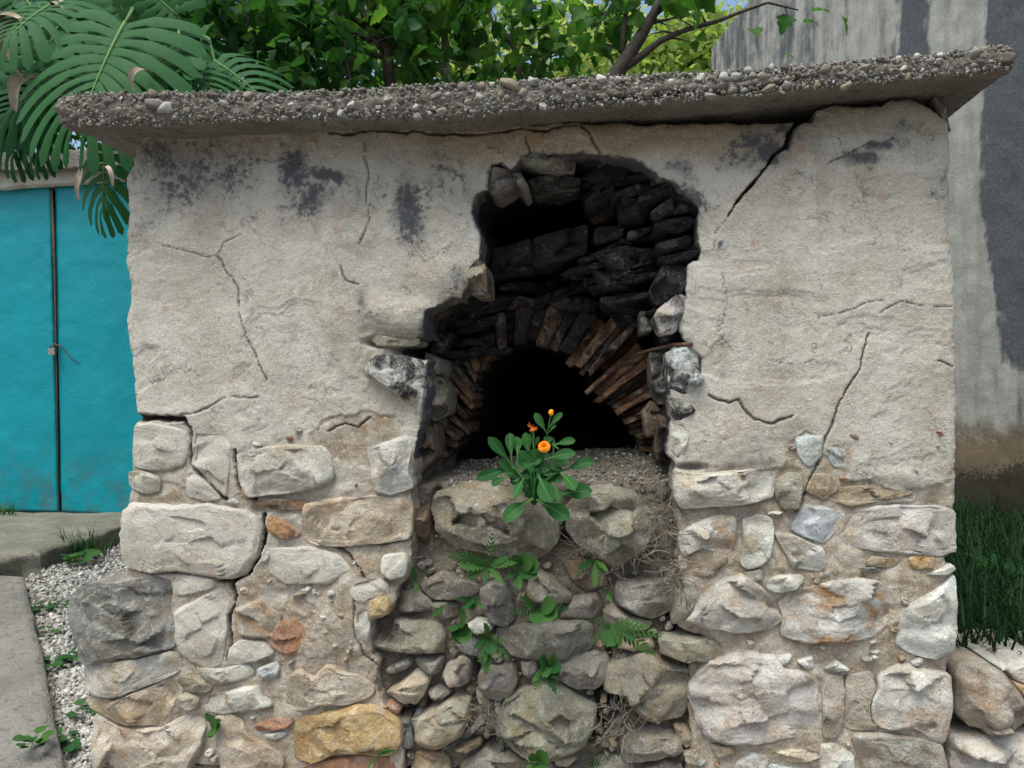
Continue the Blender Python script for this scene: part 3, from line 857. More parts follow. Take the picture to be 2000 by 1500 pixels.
    soot = np.maximum(soot, upper * 0.85 * np.exp(-np.clip(sh, 0, 99) / (1.5 + 9 * np.clip(fbm(X * 14, Z * 9, 6, 77, 5, .6) + .15, 0, 1))) * sstep(-0.5, 0.2, fbm(X * 9, Z * 9, 0, 71, 3) + 0.35 * (PX > 1250)))
    tan = sstep(345, 285, PY + 20 * fbm(X * 6, Z * 3, 0, 73, 3)) * (0.35 + 0.65 * sstep(760, 900, PX)) * sstep(1640, 1520, PX)
    tan = np.maximum(tan, 0.5 * sstep(275, 262, PY + 6 * fbm(X * 10, Z * 3, 0, 74, 3)))
    # the sheet ends exactly on the broken contour, then turns inwards as a rough edge face
    XX, ZZ = X.copy(), Z.copy()
    for f in (sh, so):
        gz_, gx_ = np.gradient(f, cell)
        g2 = gx_ ** 2 + gz_ ** 2 + 1e-6
        near = (f > -3.4) & (f < 1.6)
        st = np.clip(-f / np.sqrt(g2), -0.0042, 0.0042) / np.sqrt(g2)
        XX = XX + np.where(near, gx_ * st, 0)
        ZZ = ZZ + np.where(near, gz_ * st, 0)
    V = np.stack([XX, -o, ZZ], -1)
    keep = (sh > -2.6) & (so > -2.6)
    n, m_ = X.shape
    idx = np.arange(n * m_).reshape(n, m_)
    kq = keep[:-1, :-1] & keep[:-1, 1:] & keep[1:, 1:] & keep[1:, :-1]
    q = np.stack([idx[:-1, :-1], idx[:-1, 1:], idx[1:, 1:], idx[1:, :-1]], -1)[kq]
    used = np.zeros(n * m_, bool)
    used[q.ravel()] = True
    new = np.cumsum(used) - 1
    V = V.reshape(-1, 3)[used]
    q = new[q]
    at_ = [k.ravel()[used] for k in (soot, chip, crack, tan)]
    shv, pyv = sh.ravel()[used], PY.ravel()[used]
    e = np.concatenate([q[:, [0, 1]], q[:, [1, 2]], q[:, [2, 3]], q[:, [3, 0]]])
    key = np.sort(e, 1)
    _, inv, cnt = np.unique(key[:, 0].astype(np.int64) * len(V) + key[:, 1], return_inverse=True, return_counts=True)
    be = e[cnt[inv] == 1]
    bv = np.unique(be)
    mp = np.full(len(V), -1)
    hole = shv[bv] < 40
    prev = np.arange(len(V))
    Vs, qs, As = [V], [q], [at_]
    base = len(V)
    for lv, (dy, out) in enumerate(((0.010, 0.001), (0.028, 0.004), (0.055, 0.007), (0.10, 0.006))):
        nb = V[bv].copy()
        nb[:, 1] = np.maximum(nb[:, 1], 0) + dy
        w = 0.006 * fbm(nb[:, 0] * 40, nb[:, 1] * 40, nb[:, 2] * 40, 46, 3)
        nb[:, 0] += w; nb[:, 2] += w
        mp = np.full(base, -1)
        mp[bv if lv == 0 else np.arange(base - len(bv), base)] = base + np.arange(len(bv))
        if lv == 0:
            a, b = be[:, 0], be[:, 1]
            loc = np.full(len(V), -1); loc[bv] = np.arange(len(bv))
            la, lb = loc[a], loc[b]
            qs.append(np.stack([b, a, base + la, base + lb], -1))
        else:
            p0 = base - len(bv)
            qs.append(np.stack([p0 + lb, p0 + la, base + la, base + lb], -1))
        Vs.append(nb)
        sv = np.where(hole & (pyv[bv] < 900), np.maximum(at_[0][bv], np.clip(0.55 + 0.2 * lv + 1.3 * fbm(V[bv][:, 0] * 12, V[bv][:, 2] * 12, 3, 78, 4) + 0.35 * (V[bv][:, 0] > -0.28), 0, 1.5)), at_[0][bv])
        As.append([sv, np.maximum(at_[1][bv], .7), at_[2][bv], at_[3][bv]])
        base += len(bv)
    A4 = [np.concatenate([x[i] for x in As]) for i in range(4)]
    return put("front_wall", mesh_np("front_wall", np.concatenate(Vs), np.concatenate(qs), True, [M['plaster']], attrs=dict(soot=A4[0], chip=A4[1], crack=A4[2], tan=A4[3])), (0, 0, 0), hut)
front = front_wall()

# ---------------------------------------------------------------- rocks
def chaikin(P, w=0.22):
    P = np.asarray(P, float)
    Q = np.roll(P, -1, 0)
    out = np.empty((len(P) * 2, 2))
    out[0::2] = P * (1 - w) + Q * w
    out[1::2] = P * w + Q * (1 - w)
    return out

def rock_mesh(P, H, seed, deep=0.07, edge=0.32, rough=1.0, facets=6, res=1.0, flake=0.8):
    """P: outline in metres round (0,0). Front looks to -y. Returns verts, quads(+tris)."""
    r_ = np.random.RandomState(seed)
    P = chaikin(P, 0.06)
    size = math.sqrt(max(1e-6, abs(0.5 * np.sum(P[:, 0] * np.roll(P[:, 1], -1) - np.roll(P[:, 0], -1) * P[:, 1]))))
    nA = int(np.clip(size / 0.0029 * res, 20, 150))
    nR = int(np.clip(size / 0.0060 * res, 6, 42))
    # walk round the outline in equal steps, so that corners and narrow ends keep their shape
    C = np.concatenate([P, P[:1]])
    if np.sum(C[:-1, 0] * C[1:, 1] - C[1:, 0] * C[:-1, 1]) < 0:
        C = C[::-1]
    sl_ = np.concatenate([[0], np.cumsum(np.hypot(*np.diff(C, axis=0).T))])
    u = np.linspace(0, sl_[-1], nA, endpoint=False)
    bx, bz = np.interp(u, sl_, C[:, 0]), np.interp(u, sl_, C[:, 1])
    rad = np.hypot(bx, bz)
    dx, dz = bx / np.maximum(rad, 1e-6), bz / np.maximum(rad, 1e-6)
    sx = r_.rand() * 50
    rad = rad * (1 + 0.045 * fbm(dx * 2.2 + sx, dz * 2.2, 0, seed, 3) + 0.035 * fbm(dx * 7 + sx, dz * 7, 0, seed + 9, 3, 0.6, True))
    f = np.linspace(0, 1, nR + 1)[1:]
    f = 1 - (1 - f) ** 1.35
    FX = np.concatenate([[[0.0]], np.outer(f, rad * dx).reshape(1, -1)], 1).ravel()
    FZ = np.concatenate([[[0.0]], np.outer(f, rad * dz).reshape(1, -1)], 1).ravel()
    FF = np.concatenate([[0.0], np.repeat(f, nA)])
    q = np.clip((FF - (1 - edge)) / edge, 0, 1)
    o = H * (0.42 + 0.58 * np.clip(1 - q ** 1.5, 0, 1))
    for k in range(facets):
        a = r_.rand() * 2 * math.pi
        off = (0.02 + 0.36 * r_.rand()) * size
        sl = (0.30 + 0.85 * r_.rand()) * min(H / size * 1.9, 0.75)
        pl = H * (0.92 + 0.08 * r_.rand()) - sl * (FX * math.cos(a) + FZ * math.sin(a) - off)
        o = np.minimum(o, np.maximum(pl, 0.05 * H))
    # flaked faces: every cell of a coarse mosaic is a small plane of its own
    nc = int(np.clip((size / 0.045) ** 2, 4, 22))
    cx_, cz_ = r_.uniform(FX.min(), FX.max(), nc), r_.uniform(FZ.min(), FZ.max(), nc)
    wxx = FX + 0.0035 * fbm(FX * 45 + sx, FZ * 45, 0.3, seed + 6, 3)
    wzz = FZ + 0.0035 * fbm(FX * 45 + sx, FZ * 45, 6.3, seed + 7, 3)
    ds = (wxx[:, None] - cx_) ** 2 + 2.2 * (wzz[:, None] - cz_) ** 2
    w1 = np.argmin(ds, 1)
    gx, gz_, g0 = flake * r_.normal(0, .26, nc), flake * r_.normal(0, .36, nc), flake * r_.normal(0, .0036, nc)
    o = o + rough * (gx[w1] * (wxx - cx_[w1]) + gz_[w1] * (wzz - cz_[w1]) + g0[w1]) * (1 - 0.55 * q)
    sc = 1.0 / 0.055
    o = o + rough * (0.14 * H + 0.002) * 0.8 * fbm(FX * sc * 0.5 + sx, FZ * sc * 0.6, 0.5, seed + 1, 4) * (1 - 0.6 * q)
    o = o + rough * 0.0026 * fbm(FX * sc * 1.3 + sx, FZ * sc * 1.9, 0.9, seed + 2, 4, 0.55) * (1 - 0.5 * q)
    o = o + rough * 0.0016 * fbm(FX * 150 + sx, FZ * 150, 0.2, seed + 3, 2)
    V = [np.stack([FX, -o, FZ], -1)]
    base = 1 + (nR - 1) * nA
    for s_, dp in ((1.012, 0.06), (1.0, 0.5), (0.96, 1.0)):
        w = 1 + 0.03 * vnoise(dx * 4 + sx, dz * 4, dp * 3, seed + 5)
        V.append(np.stack([rad * dx * s_ * w, np.full(nA, dp * deep), rad * dz * s_ * w], -1))
    V = np.concatenate(V)
    j = np.arange(nA)
    jn = (j + 1) % nA
    tris = np.stack([np.zeros(nA, int), 1 + jn, 1 + j], -1)
    qs = []
    for i in range(nR - 1 + 3):
        a = 1 + i * nA
        qs.append(np.stack([a + j, a + jn, a + nA + jn, a + nA + j], -1))
    return V, [tris, np.concatenate(qs)]

def poly_to_plane(poly, y):
    P = np.array([at(px, py, y) for px, py in poly])[:, [0, 2]]
    c = 0.5 * (P.mean(0) + 0.5 * (P.min(0) + P.max(0)))
    return P - c, c

SEED = [100]
def rock(parent, poly, y, H, color, rust, mat='limestone', name="stone", **kw):
    SEED[0] += 7
    P, c = poly_to_plane(poly, y)
    V, fc = rock_mesh(P, H, SEED[0], **kw)
    r_ = np.random.RandomState(SEED[0])
    cc = np.array(COLS[color]) * (0.93 + 0.14 * r_.rand()) * (1 + 0.05 * (r_.rand(3) - 0.5))
    return put(name, mesh_np(name, V, fc, True, [M[mat]]), (c[0], y, c[1]), parent, (cc[0], cc[1], cc[2], rust))

for i, (poly, c, ru, H) in enumerate(FRONT):
    deep = 0.18 if min(p[0] for p in poly) < 190 else 0.05
    flush = H < 0.014
    if max(p[0] for p in poly) < 760 and c in ('CR', 'LG', 'TN'):
        COLS['mixed'] = tuple(.68 * a_ + .32 * b_ for a_, b_ in zip(COLS[c], (.44, .40, .335))); c = 'mixed'
    rock(front, poly, 0.006 if not flush else 0.004, H * 0.70, c, ru, 'plaster' if c == 'PL' else 'limestone', deep=deep, edge=0.12 if c == 'PL' else 0.16, facets=3 if c == 'PL' else 6, rough=0.5 if c == 'PL' else 1.0, flake=0.5)
for poly, c, ru, H, mt in JAMB:
    rock(front, poly, 0.012, H, c, ru, mt, deep=0.10)

# small chips pressed into the mortar of the lower wall
def chips():
    r_ = np.random.RandomState(5)
    n = 0
    tries = 0
    while n < 58 and tries < 6000:
        tries += 1
        px, py = r_.uniform(270, 1850), r_.uniform(840, 1495)
        if r_.rand() > (py - 760) / 500 + 0.15:
            continue
        P = np.array([[px, py]])
        if sdpoly(P[:, 0], P[:, 1], OPEN)[0] > -14 or sdpoly(P[:, 0], P[:, 1], OUTL)[0] < 14:
            continue
        if any(sdpoly(P[:, 0], P[:, 1], f)[0] > -9 for f in ALLF):
            continue
        a, b = r_.uniform(5, 15), r_.uniform(4, 9)
        if r_.rand() < 0.5:
            a, b = a * 0.6, b * 0.7
        rot = r_.uniform(-0.6, 0.6)
        k = r_.randint(5, 8)
        poly = []
        for i in range(k):
            t = 2 * math.pi * i / k + r_.uniform(-.3, .3)
            u, w = a * math.cos(t), b * math.sin(t)
            poly.append((px + u * math.cos(rot) - w * math.sin(rot), py + u * math.sin(rot) + w * math.cos(rot)))
        rock(front, poly, 0.010, 0.011 + 0.005 * r_.rand(), ['LG', 'WT', 'CR', 'LG', 'TN', 'WG', 'RD'][r_.randint(7)], 0.2, deep=0.02, facets=4)
        n += 1
chips()

# ---------------------------------------------------------------- sill and rubble filling of the opening
def recess(py):
    return np.interp(py, [930, 960, 1000, 1100, 1150, 1250, 1350, 1450, 1540], [0.10, 0.075, 0.085, 0.085, 0.070, 0.058, 0.052, 0.048, 0.045])

def infill():
    xa, xb = at(700, 1000)[0], at(1430, 1000)[0]
    xs = np.arange(xa, xb, 0.0036)
    ys_t = np.linspace(0.55, 0.095, 90)
    z_top = lambda x, y: 0.918 + 0.045 * (x - (-0.35)) / 0.5 * np.clip(y / 0.3, 0.15, 1) + 0.06 * np.clip(y - 0.08, 0, 0.4)
    pts = []
    rows = np.arange(962, 1530, 2.6)
    zf = np.array([at(1060, r)[2] for r in rows])
    yf = recess(rows)
    nT = len(ys_t)
    S = nT + len(rows)
    X = np.repeat(xs[None], S, 0)
    Y = np.concatenate([np.repeat(ys_t[:, None], len(xs), 1), np.repeat(yf[:, None], len(xs), 1)])
    Z = np.concatenate([z_top(X[:nT], Y[:nT]), np.repeat(zf[:, None], len(xs), 1)])
    PX, PY = pix(np.stack([X, Y * 0, Z], -1))
    topm = np.zeros((S, 1)); topm[:nT] = 1
    nz = 0.018 * fbm(X * 9, Y * 9, Z * 9, 81, 5) + 0.006 * fbm(X * 40, Y * 40, Z * 40, 82, 4, 0.6) + 0.004 * fbm(X * 90, Y * 90, Z * 90, 83, 3)
    pit = np.zeros_like(X)
    for (cx, cy, rx, ry, dep) in [(1195,1372,38,34,.13),(1345,1330,10,50,.09),(792,1392,12,22,.08),(835,1395,10,30,.05),(1000,1452,30,18,.07),(930,1300,12,40,.05),(1320,1210,14,40,.06),(840,1010,10,60,.06),(1100,1060,22,22,.06),(960,1465,40,12,.05),(1185,1290,10,20,.05),(1160,1440,26,24,.07),(780,1440,14,40,.06),(1060,1300,20,18,.05),(940,1235,20,14,.05)]:
        pit = np.maximum(pit, dep * np.exp(-(((PX - cx) / rx) ** 2 + ((PY - cy) / ry) ** 2) ** 1.5))
    Y = Y + (1 - topm) * (-nz + pit)
    Z = Z + topm * (nz * 0.8)
    V = np.stack([X, Y, Z], -1).reshape(-1, 3)
    n, m_ = X.shape
    idx = np.arange(n * m_).reshape(n, m_)
    q = np.stack([idx[:-1, :-1], idx[:-1, 1:], idx[1:, 1:], idx[1:, :-1]], -1).reshape(-1, 4)[:, ::-1]
    return put("sill_rubble", mesh_np("sill_rubble", V, q, True, [M['rubble_earth']]), (0, 0, 0), hut)
sill = infill()
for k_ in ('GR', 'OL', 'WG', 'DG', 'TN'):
    COLS[k_] = tuple(v * .80 for v in COLS[k_])  # shade of the recess put into the rubble stone colours
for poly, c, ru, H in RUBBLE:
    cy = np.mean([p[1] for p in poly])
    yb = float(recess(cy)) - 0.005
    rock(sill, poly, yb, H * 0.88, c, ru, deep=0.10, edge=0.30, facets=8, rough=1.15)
def rubble_chips():
    r_ = np.random.RandomState(15)
    n = 0
    for _ in range(3000):
        if n >= 60:
            break
        px, py = r_.uniform(800, 1330), r_.uniform(1090, 1500)
        A = np.array([px]); B = np.array([py])
        if sdpoly(A, B, OPEN)[0] < 12 or any(sdpoly(A, B, s[0])[0] > -5 for s in RUBBLE):
            continue
        a, b = r_.uniform(6, 14), r_.uniform(4, 9)
        k = r_.randint(5, 8)
        rot = r_.uniform(-1, 1)
        poly = []
        for i in range(k):
            t = 2 * math.pi * i / k + r_.uniform(-.3, .3)
            u, w = a * math.cos(t), b * math.sin(t)
            poly.append((px + u * math.cos(rot) - w * math.sin(rot), py + u * math.sin(rot) + w * math.cos(rot)))
        rock(sill, poly, float(recess(py)) + 0.004, 0.03, ['GR', 'DG', 'TN', 'WG', 'GR', 'OL'][r_.randint(6)], 0.2, deep=0.05, facets=4)
        n += 1
rubble_chips()
def sill_grit():
    r_ = np.random.RandomState(91)
    n = 2600
    xa, xb = at(845, 930)[0], at(1310, 930)[0]
    X = r_.uniform(xa, xb, n); Y = 0.06 + 0.42 * r_.rand(n) ** 1.2
    Z = 0.918 + 0.045 * (X + 0.35) / 0.5 * np.clip(Y / 0.3, 0.15, 1) + 0.06 * np.clip(Y - 0.08, 0, 0.4) + r_.uniform(-.004, .012, n)
    R = 0.0012 + 0.0045 * r_.rand(n) ** 3
    px, py = r_.uniform(770, 1340, 2600), r_.uniform(955, 1500, 2600)
    W = np.array([at(a, b, float(recess(b)) - 0.006 + 0.014 * r_.rand()) for a, b in zip(px, py)])
    R2 = 0.0012 + 0.0045 * r_.rand(2600) ** 2.5
    global SILL_GRIT
    SILL_GRIT = (np.concatenate([np.stack([X, Y, Z], -1), W]), np.concatenate([R, R2]))
sill_grit()

# ---------------------------------------------------------------- the oven inside: sooty core, arch of thin stones, flue
ARCH_IN = [(866,906),(896,867),(914,849),(920,804),(932,768),(935,738),(950,717),(974,687),(1004,672),(1028,664),(1055,670),(1079,677),(1106,699),(1118,716),(1135,725),(1142,745),(1154,771),(1170,785),(1190,790),(1211,811),(1222,834),(1243,856),(1252,890)]
ARCH_OUT = [(838,902),(842,870),(850,828),(858,790),(862,750),(868,712),(880,676),(905,645),(945,622),(990,606),(1040,600),(1095,604),(1140,615),(1185,626),(1228,645),(1255,672),(1270,705),(1278,740),(1284,775),(1286,805),(1284,835),(1282,862),(1284,895)]
def resample(P, n):
    P = np.array(P, float)
    s = np.concatenate([[0], np.cumsum(np.hypot(*np.diff(P, axis=0).T))])
    return lambda t: np.array([np.interp(t * s[-1], s, P[:, 0]), np.interp(t * s[-1], s, P[:, 1])])

def core():
    xa, xb = at(770, 600, .2)[0], at(1440, 600, .2)[0]
    za, zb = at(1000, 960, .2)[2], at(1000, 250, .2)[2]
    xs = np.arange(xa, xb, 0.006)
    zs = np.arange(za, zb, 0.006)
    X, Z = np.meshgrid(xs, zs)
    PX, PY = pix(np.stack([X, 0 * X + 0.33, Z], -1))
    inn = sdpoly(PX, PY, ARCH_IN + [(1252, 980), (866, 980)])
    flue = sdpoly(PX, PY, [(925,372),(1030,385),(1140,380),(1150,420),(1155,580),(1080,590),(955,590),(930,480)])
    Y = 0.40 + 0 * X
    rr = sstep(1130, 1360, PX) * sstep(640, 560, PY)
    Y = Y - 0.24 * rr
    top = sstep(380, 330, PY)
    Y = np.minimum(Y, 0.40 - 0.26 * top)
    Y = Y + 0.03 * fbm(X * 12, Z * 12, 0, 91, 4) + 0.01 * fbm(X * 45, Z * 45, 0, 92, 3)
    Y = Y + 0.5 * sstep(-4, 14, flue)
    Y = np.where(inn > -6, np.maximum(Y, 0.44 + 1.0 * sstep(-6, 16, inn)), Y)
    V = np.stack([X, Y, Z], -1).reshape(-1, 3)
    n, m_ = X.shape
    idx = np.arange(n * m_).reshape(n, m_)
    q = np.stack([idx[:-1, :-1], idx[:-1, 1:], idx[1:, 1:], idx[1:, :-1]], -1).reshape(-1, 4)
    return put("oven_core", mesh_np("oven_core", V, q, True, [M['soot_and_gap_shade']]), (0, 0, 0), hut)
oven = core()

def reveal():
    """broken masonry sides of the opening, from behind the coat to the oven"""
    P = [p for p in OPEN if p[1] < 1120]
    P = np.array(P, float)
    Q = []
    for i in range(len(P) - 1):
        a, b = P[i], P[i + 1]
        if np.hypot(*(b - a)) > 300:
            continue
        for t in np.linspace(0, 1, max(2, int(np.hypot(*(b - a)) / 6)), endpoint=False):
            Q.append(a * (1 - t) + b * t)
    # rotate so that the open end (bottom) is at the ends of the list
    Q = np.array(Q)
    gap = int(np.argmax(np.hypot(*(np.roll(Q, -1, 0) - Q).T)))
    Q = np.roll(Q, -(gap + 1), 0)
    W = np.array([at(px, py, 0.0) for px, py in Q])
    c = W.mean(0)
    ys = np.linspace(0.045, 0.46, 34)
    n = len(W)
    nrm = np.stack([np.gradient(W[:, 2]), -np.gradient(W[:, 0])], -1)
    nrm /= np.linalg.norm(nrm, axis=1)[:, None] + 1e-9
    if np.sum(nrm * (W[:, [0, 2]] - c[[0, 2]])) < 0:
        nrm = -nrm
    V = []
    for y in ys:
        d = 0.012 + 0.016 * fbm(W[:, 0] * 14, W[:, 2] * 14, y * 14, 95, 4) + 0.012 * fbm(W[:, 0] * 30, W[:, 2] * 30, y * 12, 96, 3, 0.5, True)
        inward = np.clip((y - 0.05) * 0.10, 0, 0.04)
        V.append(np.stack([W[:, 0] + nrm[:, 0] * (d - inward), np.full(n, y), W[:, 2] + nrm[:, 1] * (d - inward)], -1))
    V = np.concatenate(V)
    k = len(ys)
    idx = np.arange(k * n).reshape(k, n)
    q = np.stack([idx[:-1, :-1], idx[:-1, 1:], idx[1:, 1:], idx[1:, :-1]], -1).reshape(-1, 4)
    return put("opening_side", mesh_np("opening_side", V, q, True, [M['jamb_earth']]), (0, 0, 0), hut)
def jamb_mat():
    m, nt, b = new_mat('jamb_earth')
    g = NG(nt)
    v = g.obj()
    sep = g.n("ShaderNodeSeparateXYZ")
    g.link(v, sep.inputs[0])
    n1 = g.noise(v, 14, 7, 0.7); n2 = g.noise(v, 80, 5, 0.7)
    c = g.mix(g.ramp(n1, 0.35, 0.65), (0.13, 0.10, 0.075), (0.22, 0.19, 0.15))
    c = g.mix(g.ramp(n2, 0.32, 0.5, 0.7, 0), c, (0.04, 0.033, 0.027))
    # smoke has blackened everything above the old fire mouth
    s_ = g.ramp(g.math('ADD', sep.outputs["Z"], g.math('MULTIPLY', g.math('SUBTRACT', n1, 0.5), 0.7)), 1.22, 1.42)
    c = g.mix(g.math('MULTIPLY', s_, 0.93), c, (0.014, 0.013, 0.014))
    g.link(c, b.inputs["Base Color"])
    g.link(g.bump(n2, 0.7, 0.005, g.bump(n1, 0.7, 0.02)), b.inputs["Normal"])
    return m
M['jamb_earth'] = jamb_mat()
reveal()

def arch_stones():
    r_ = np.random.RandomState(3)
    fi, fo = resample(ARCH_IN, 0), resample(ARCH_OUT, 0)
    t = 0.0
    while t < 0.985:
        crown = math.exp(-((t - 0.5) / 0.13) ** 2)
        w = (0.0150 + 0.010 * r_.rand() ** 1.3) * (1 + 0.9 * crown)
        t1 = min(t + w, 1.0)
        g = 0.0005
        a, b = fi(t + g), fi(t1 - g)
        ja = r_.uniform(-0.08, 0.14)
        jo = r_.uniform(-0.05, 0.12)
        c_, d_ = fo(t1 - g), fo(t + g)
        A, B = a + (d_ - a) * ja, b + (c_ - b) * (ja + r_.uniform(-.04, .04))
        C, D = c_ + (c_ - b) * jo, d_ + (d_ - a) * jo
        mid1, mid2 = (B + C) / 2 + r_.uniform(-2, 2, 2), (A + D) / 2 + r_.uniform(-2, 2, 2)
        poly = [A, B, B * .5 + C * .5 + (mid1 - (B + C) / 2), C, D, mid2]
        pick = r_.rand()
        colr = 'AR' if pick < 0.45 else ('AB' if pick < 0.75 else 'AG')
        y = 0.325 + r_.uniform(-0.05, 0.05) + 0.03 * crown
        rock(oven, [tuple(p) for p in poly], y, 0.020 + 0.012 * r_.rand(), 'AB' if crown > .5 else colr, 0.35 if colr == 'AR' else 0.1, 'soot_rock' if crown > 0.35 and r_.rand() < .5 else 'limestone', name="arch_stone", deep=0.20, edge=0.5, facets=5, rough=1.3)
        t = t1
COLS.update(AR=(.165,.085,.047), AB=(.098,.058,.038), AG=(.068,.057,.046))
arch_stones()

INNER = [ # polygon, y, colour, protrusion, material
 ([(1145,391),(1208,385),(1202,430),(1160,442),(1148,412)],.24,'BR',.05,'soot_rock'),
 ([(1268,418),(1304,394),(1349,400),(1348,418),(1286,426)],.10,'GR',.04,'soot_rock'),
 ([(1223,457),(1280,445),(1250,468),(1226,474)],.17,'GR',.04,'soot_rock'),
 ([(1160,448),(1220,445),(1214,474),(1160,480)],.22,'GR',.05,'soot_rock'),
 ([(1276,482),(1340,462),(1362,474),(1350,492),(1290,500)],.09,'AG',.05,'soot_rock'),
 ([(1282,504),(1355,494),(1366,506),(1340,516),(1300,520)],.085,'SK',.05,'soot_rock'),
 ([(1157,505),(1220,484),(1280,490),(1292,529),(1268,565),(1178,571),(1160,538)],.19,'GR',.07,'soot_rock'),
 ([(1292,520),(1334,518),(1340,565),(1320,595),(1280,597),(1268,568)],.09,'DG',.06,'soot_rock'),
 ([(1247,610),(1268,607),(1277,646),(1250,652)],.17,'GR',.03,'limestone'),
 ([(1289,628),(1322,630),(1328,655),(1300,668)],.05,'DG',.03,'soot_rock'),
 ([(1012,322),(1040,301),(1100,296),(1124,314),(1120,332),(1090,340),(1050,334)],.06,'GR',.04,'limestone'),
 ([(1030,360),(1055,345),(1100,346),(1135,350),(1128,364),(1080,374),(1037,370)],.10,'GR',.03,'soot_rock'),
 ([(1001,340),(1016,337),(1034,367),(1022,378),(1004,357)],.06,'GR',.02,'limestone'),
 ([(950,374),(966,332),(998,334),(1008,352),(990,368),(968,380)],.045,'GR',.025,'limestone'),
 ([(912,520),(930,502),(951,520),(953,577),(920,576),(915,550)],.02,'WG',.035,'sooted_limestone'),
 ([(1280,352),(1325,370),(1362,406),(1340,400),(1295,386),(1268,380)],.07,'AG',.03,'soot_rock'),
 ([(1128,310),(1180,318),(1230,330),(1225,360),(1160,362),(1125,345)],.13,'SK',.05,'soot_rock'),
 ([(1200,388),(1250,372),(1278,400),(1256,440),(1212,440)],.16,'SK',.05,'soot_rock'),
 ([(1275,438),(1345,424),(1362,440),(1330,458),(1285,460)],.09,'SK',.05,'soot_rock'),
 ([(1215,575),(1262,572),(1276,604),(1240,612),(1180,604),(1170,585)],.2,'SK',.05,'soot_rock'),
 ([(948,492),(1000,478),(1040,468),(1044,524),(995,533),(950,541)],.20,'SK',.02,'soot_rock'),
 ([(1042,467),(1148,437),(1146,498),(1044,525)],.20,'SK',.02,'soot_rock'),
 ([(846,612),(900,590),(945,592),(940,620),(895,640),(850,650)],.26,'SK',.06,'soot_rock'),
 ([(850,655),(890,648),(872,690),(846,700)],.22,'SK',.05,'soot_rock'),
 ([(955,588),(1020,580),(1060,590),(1040,604),(985,606)],.32,'BR',.04,'soot_rock'),
 ([(1065,588),(1130,578),(1170,590),(1160,612),(1090,606)],.32,'AG',.04,'soot_rock'),
 ([(1190,612),(1240,618),(1250,640),(1215,640)],.27,'AG',.03,'soot_rock'),
 ([(833,738),(860,735),(878,762),(872,810),(845,822),(827,792)],.16,'WG',.03,'limestone'),
 ([(830,687),(860,702),(860,728),(833,734)],.13,'WG',.03,'limestone'),
 ([(824,834),(848,828),(848,895),(822,930)],.13,'BR',.03,'limestone'),
 ([(1268,690),(1292,690),(1308,726),(1308,780),(1286,792),(1271,750)],.11,'GR',.03,'sooted_limestone'),
 ([(1253,804),(1274,783),(1296,804),(1286,849),(1262,855)],.22,'TN',.04,'limestone'),
 ([(1286,810),(1305,816),(1306,903),(1280,897)],.12,'BR',.03,'sooted_limestone'),
 ([(812,985),(838,975),(846,1020),(835,1060),(815,1050)],.09,'BR',.03,'limestone'),
]
for poly, y, c, H, mt in INNER:
    rock(oven, poly, y, H * 0.8, c, 0.15, mt, deep=0.14, facets=6, rough=1.5, edge=0.14, flake=1.2)
def inner_fill():
    r_ = np.random.RandomState(44)
    spots = [(1150, 1350, 430, 600, .20), (1140, 1340, 320, 400, .15), (850, 960, 590, 700, .29), (955, 1250, 565, 615, .35)]
    for (xa, xb, ya, yb_, y) in spots:
        for _ in range(26):
            px, py = r_.uniform(xa, xb), r_.uniform(ya, yb_)
            a, b = r_.uniform(26, 66), r_.uniform(4, 9)
            rot = r_.uniform(-0.55, -0.05)
            poly = []
            for u0, w0 in ((-1, -1), (-.2, -1.1), (1, -.8), (1.05, .7), (.3, 1), (-.9, .9)):
                u, w = a * (u0 + r_.uniform(-.25, .25)), b * (w0 + r_.uniform(-.3, .3))
                poly.append((px + u * math.cos(rot) - w * math.sin(rot), py + u * math.sin(rot) + w * math.cos(rot)))
            rock(oven, poly, y + 0.05 * r_.rand() - 0.10 * max(0, (px - 1200) / 160) * (xa > 1000), 0.045 + 0.03 * r_.rand(), ['SK', 'SK', 'SK', 'AG'][r_.randint(4)], 0.1, 'soot_rock', deep=0.12, facets=5, rough=1.5, edge=0.12, flake=1.2)
inner_fill()

b_ = MB()
p0, p1, p2, p3 = at(1222, 702, .22), at(1270, 684, .12), at(1316, 674, .02), at(1352, 672, -.005)
b_.tube([p0, p1, p2, p3], [.0035, .0045, .0055, .005], 8)
put("iron_bar", b_.mesh("iron_bar", [M['iron']], origin=p1), p1, hut)

# ---------------------------------------------------------------- body of the hut behind the front wall
HX0, HX1, HB = at(262, 800)[0], at(1852, 800)[0], 1.6
ZS = at(600, 232, -0.11)[2]
b_ = MB(); b_.box((HX0, .09, -0.4), (HX0 + .25, HB, ZS - .004)); put("side_wall", b_.mesh("side_wall", [M['plaster']], False), (0, 0, 0), hut)
b_ = MB(); b_.box((HX1 - .25, .09, -0.4), (HX1 - .005, HB, ZS - .004)); put("side_wall", b_.mesh("side_wall", [M['plaster']], False), (0, 0, 0), hut)
b_ = MB(); b_.box((HX0 + .002, HB - .01, 0.0), (HX1 - .01, HB + .25, ZS - .006)); put("back_wall", b_.mesh("back_wall", [M['plaster']], False), (0, 0, 0), hut)

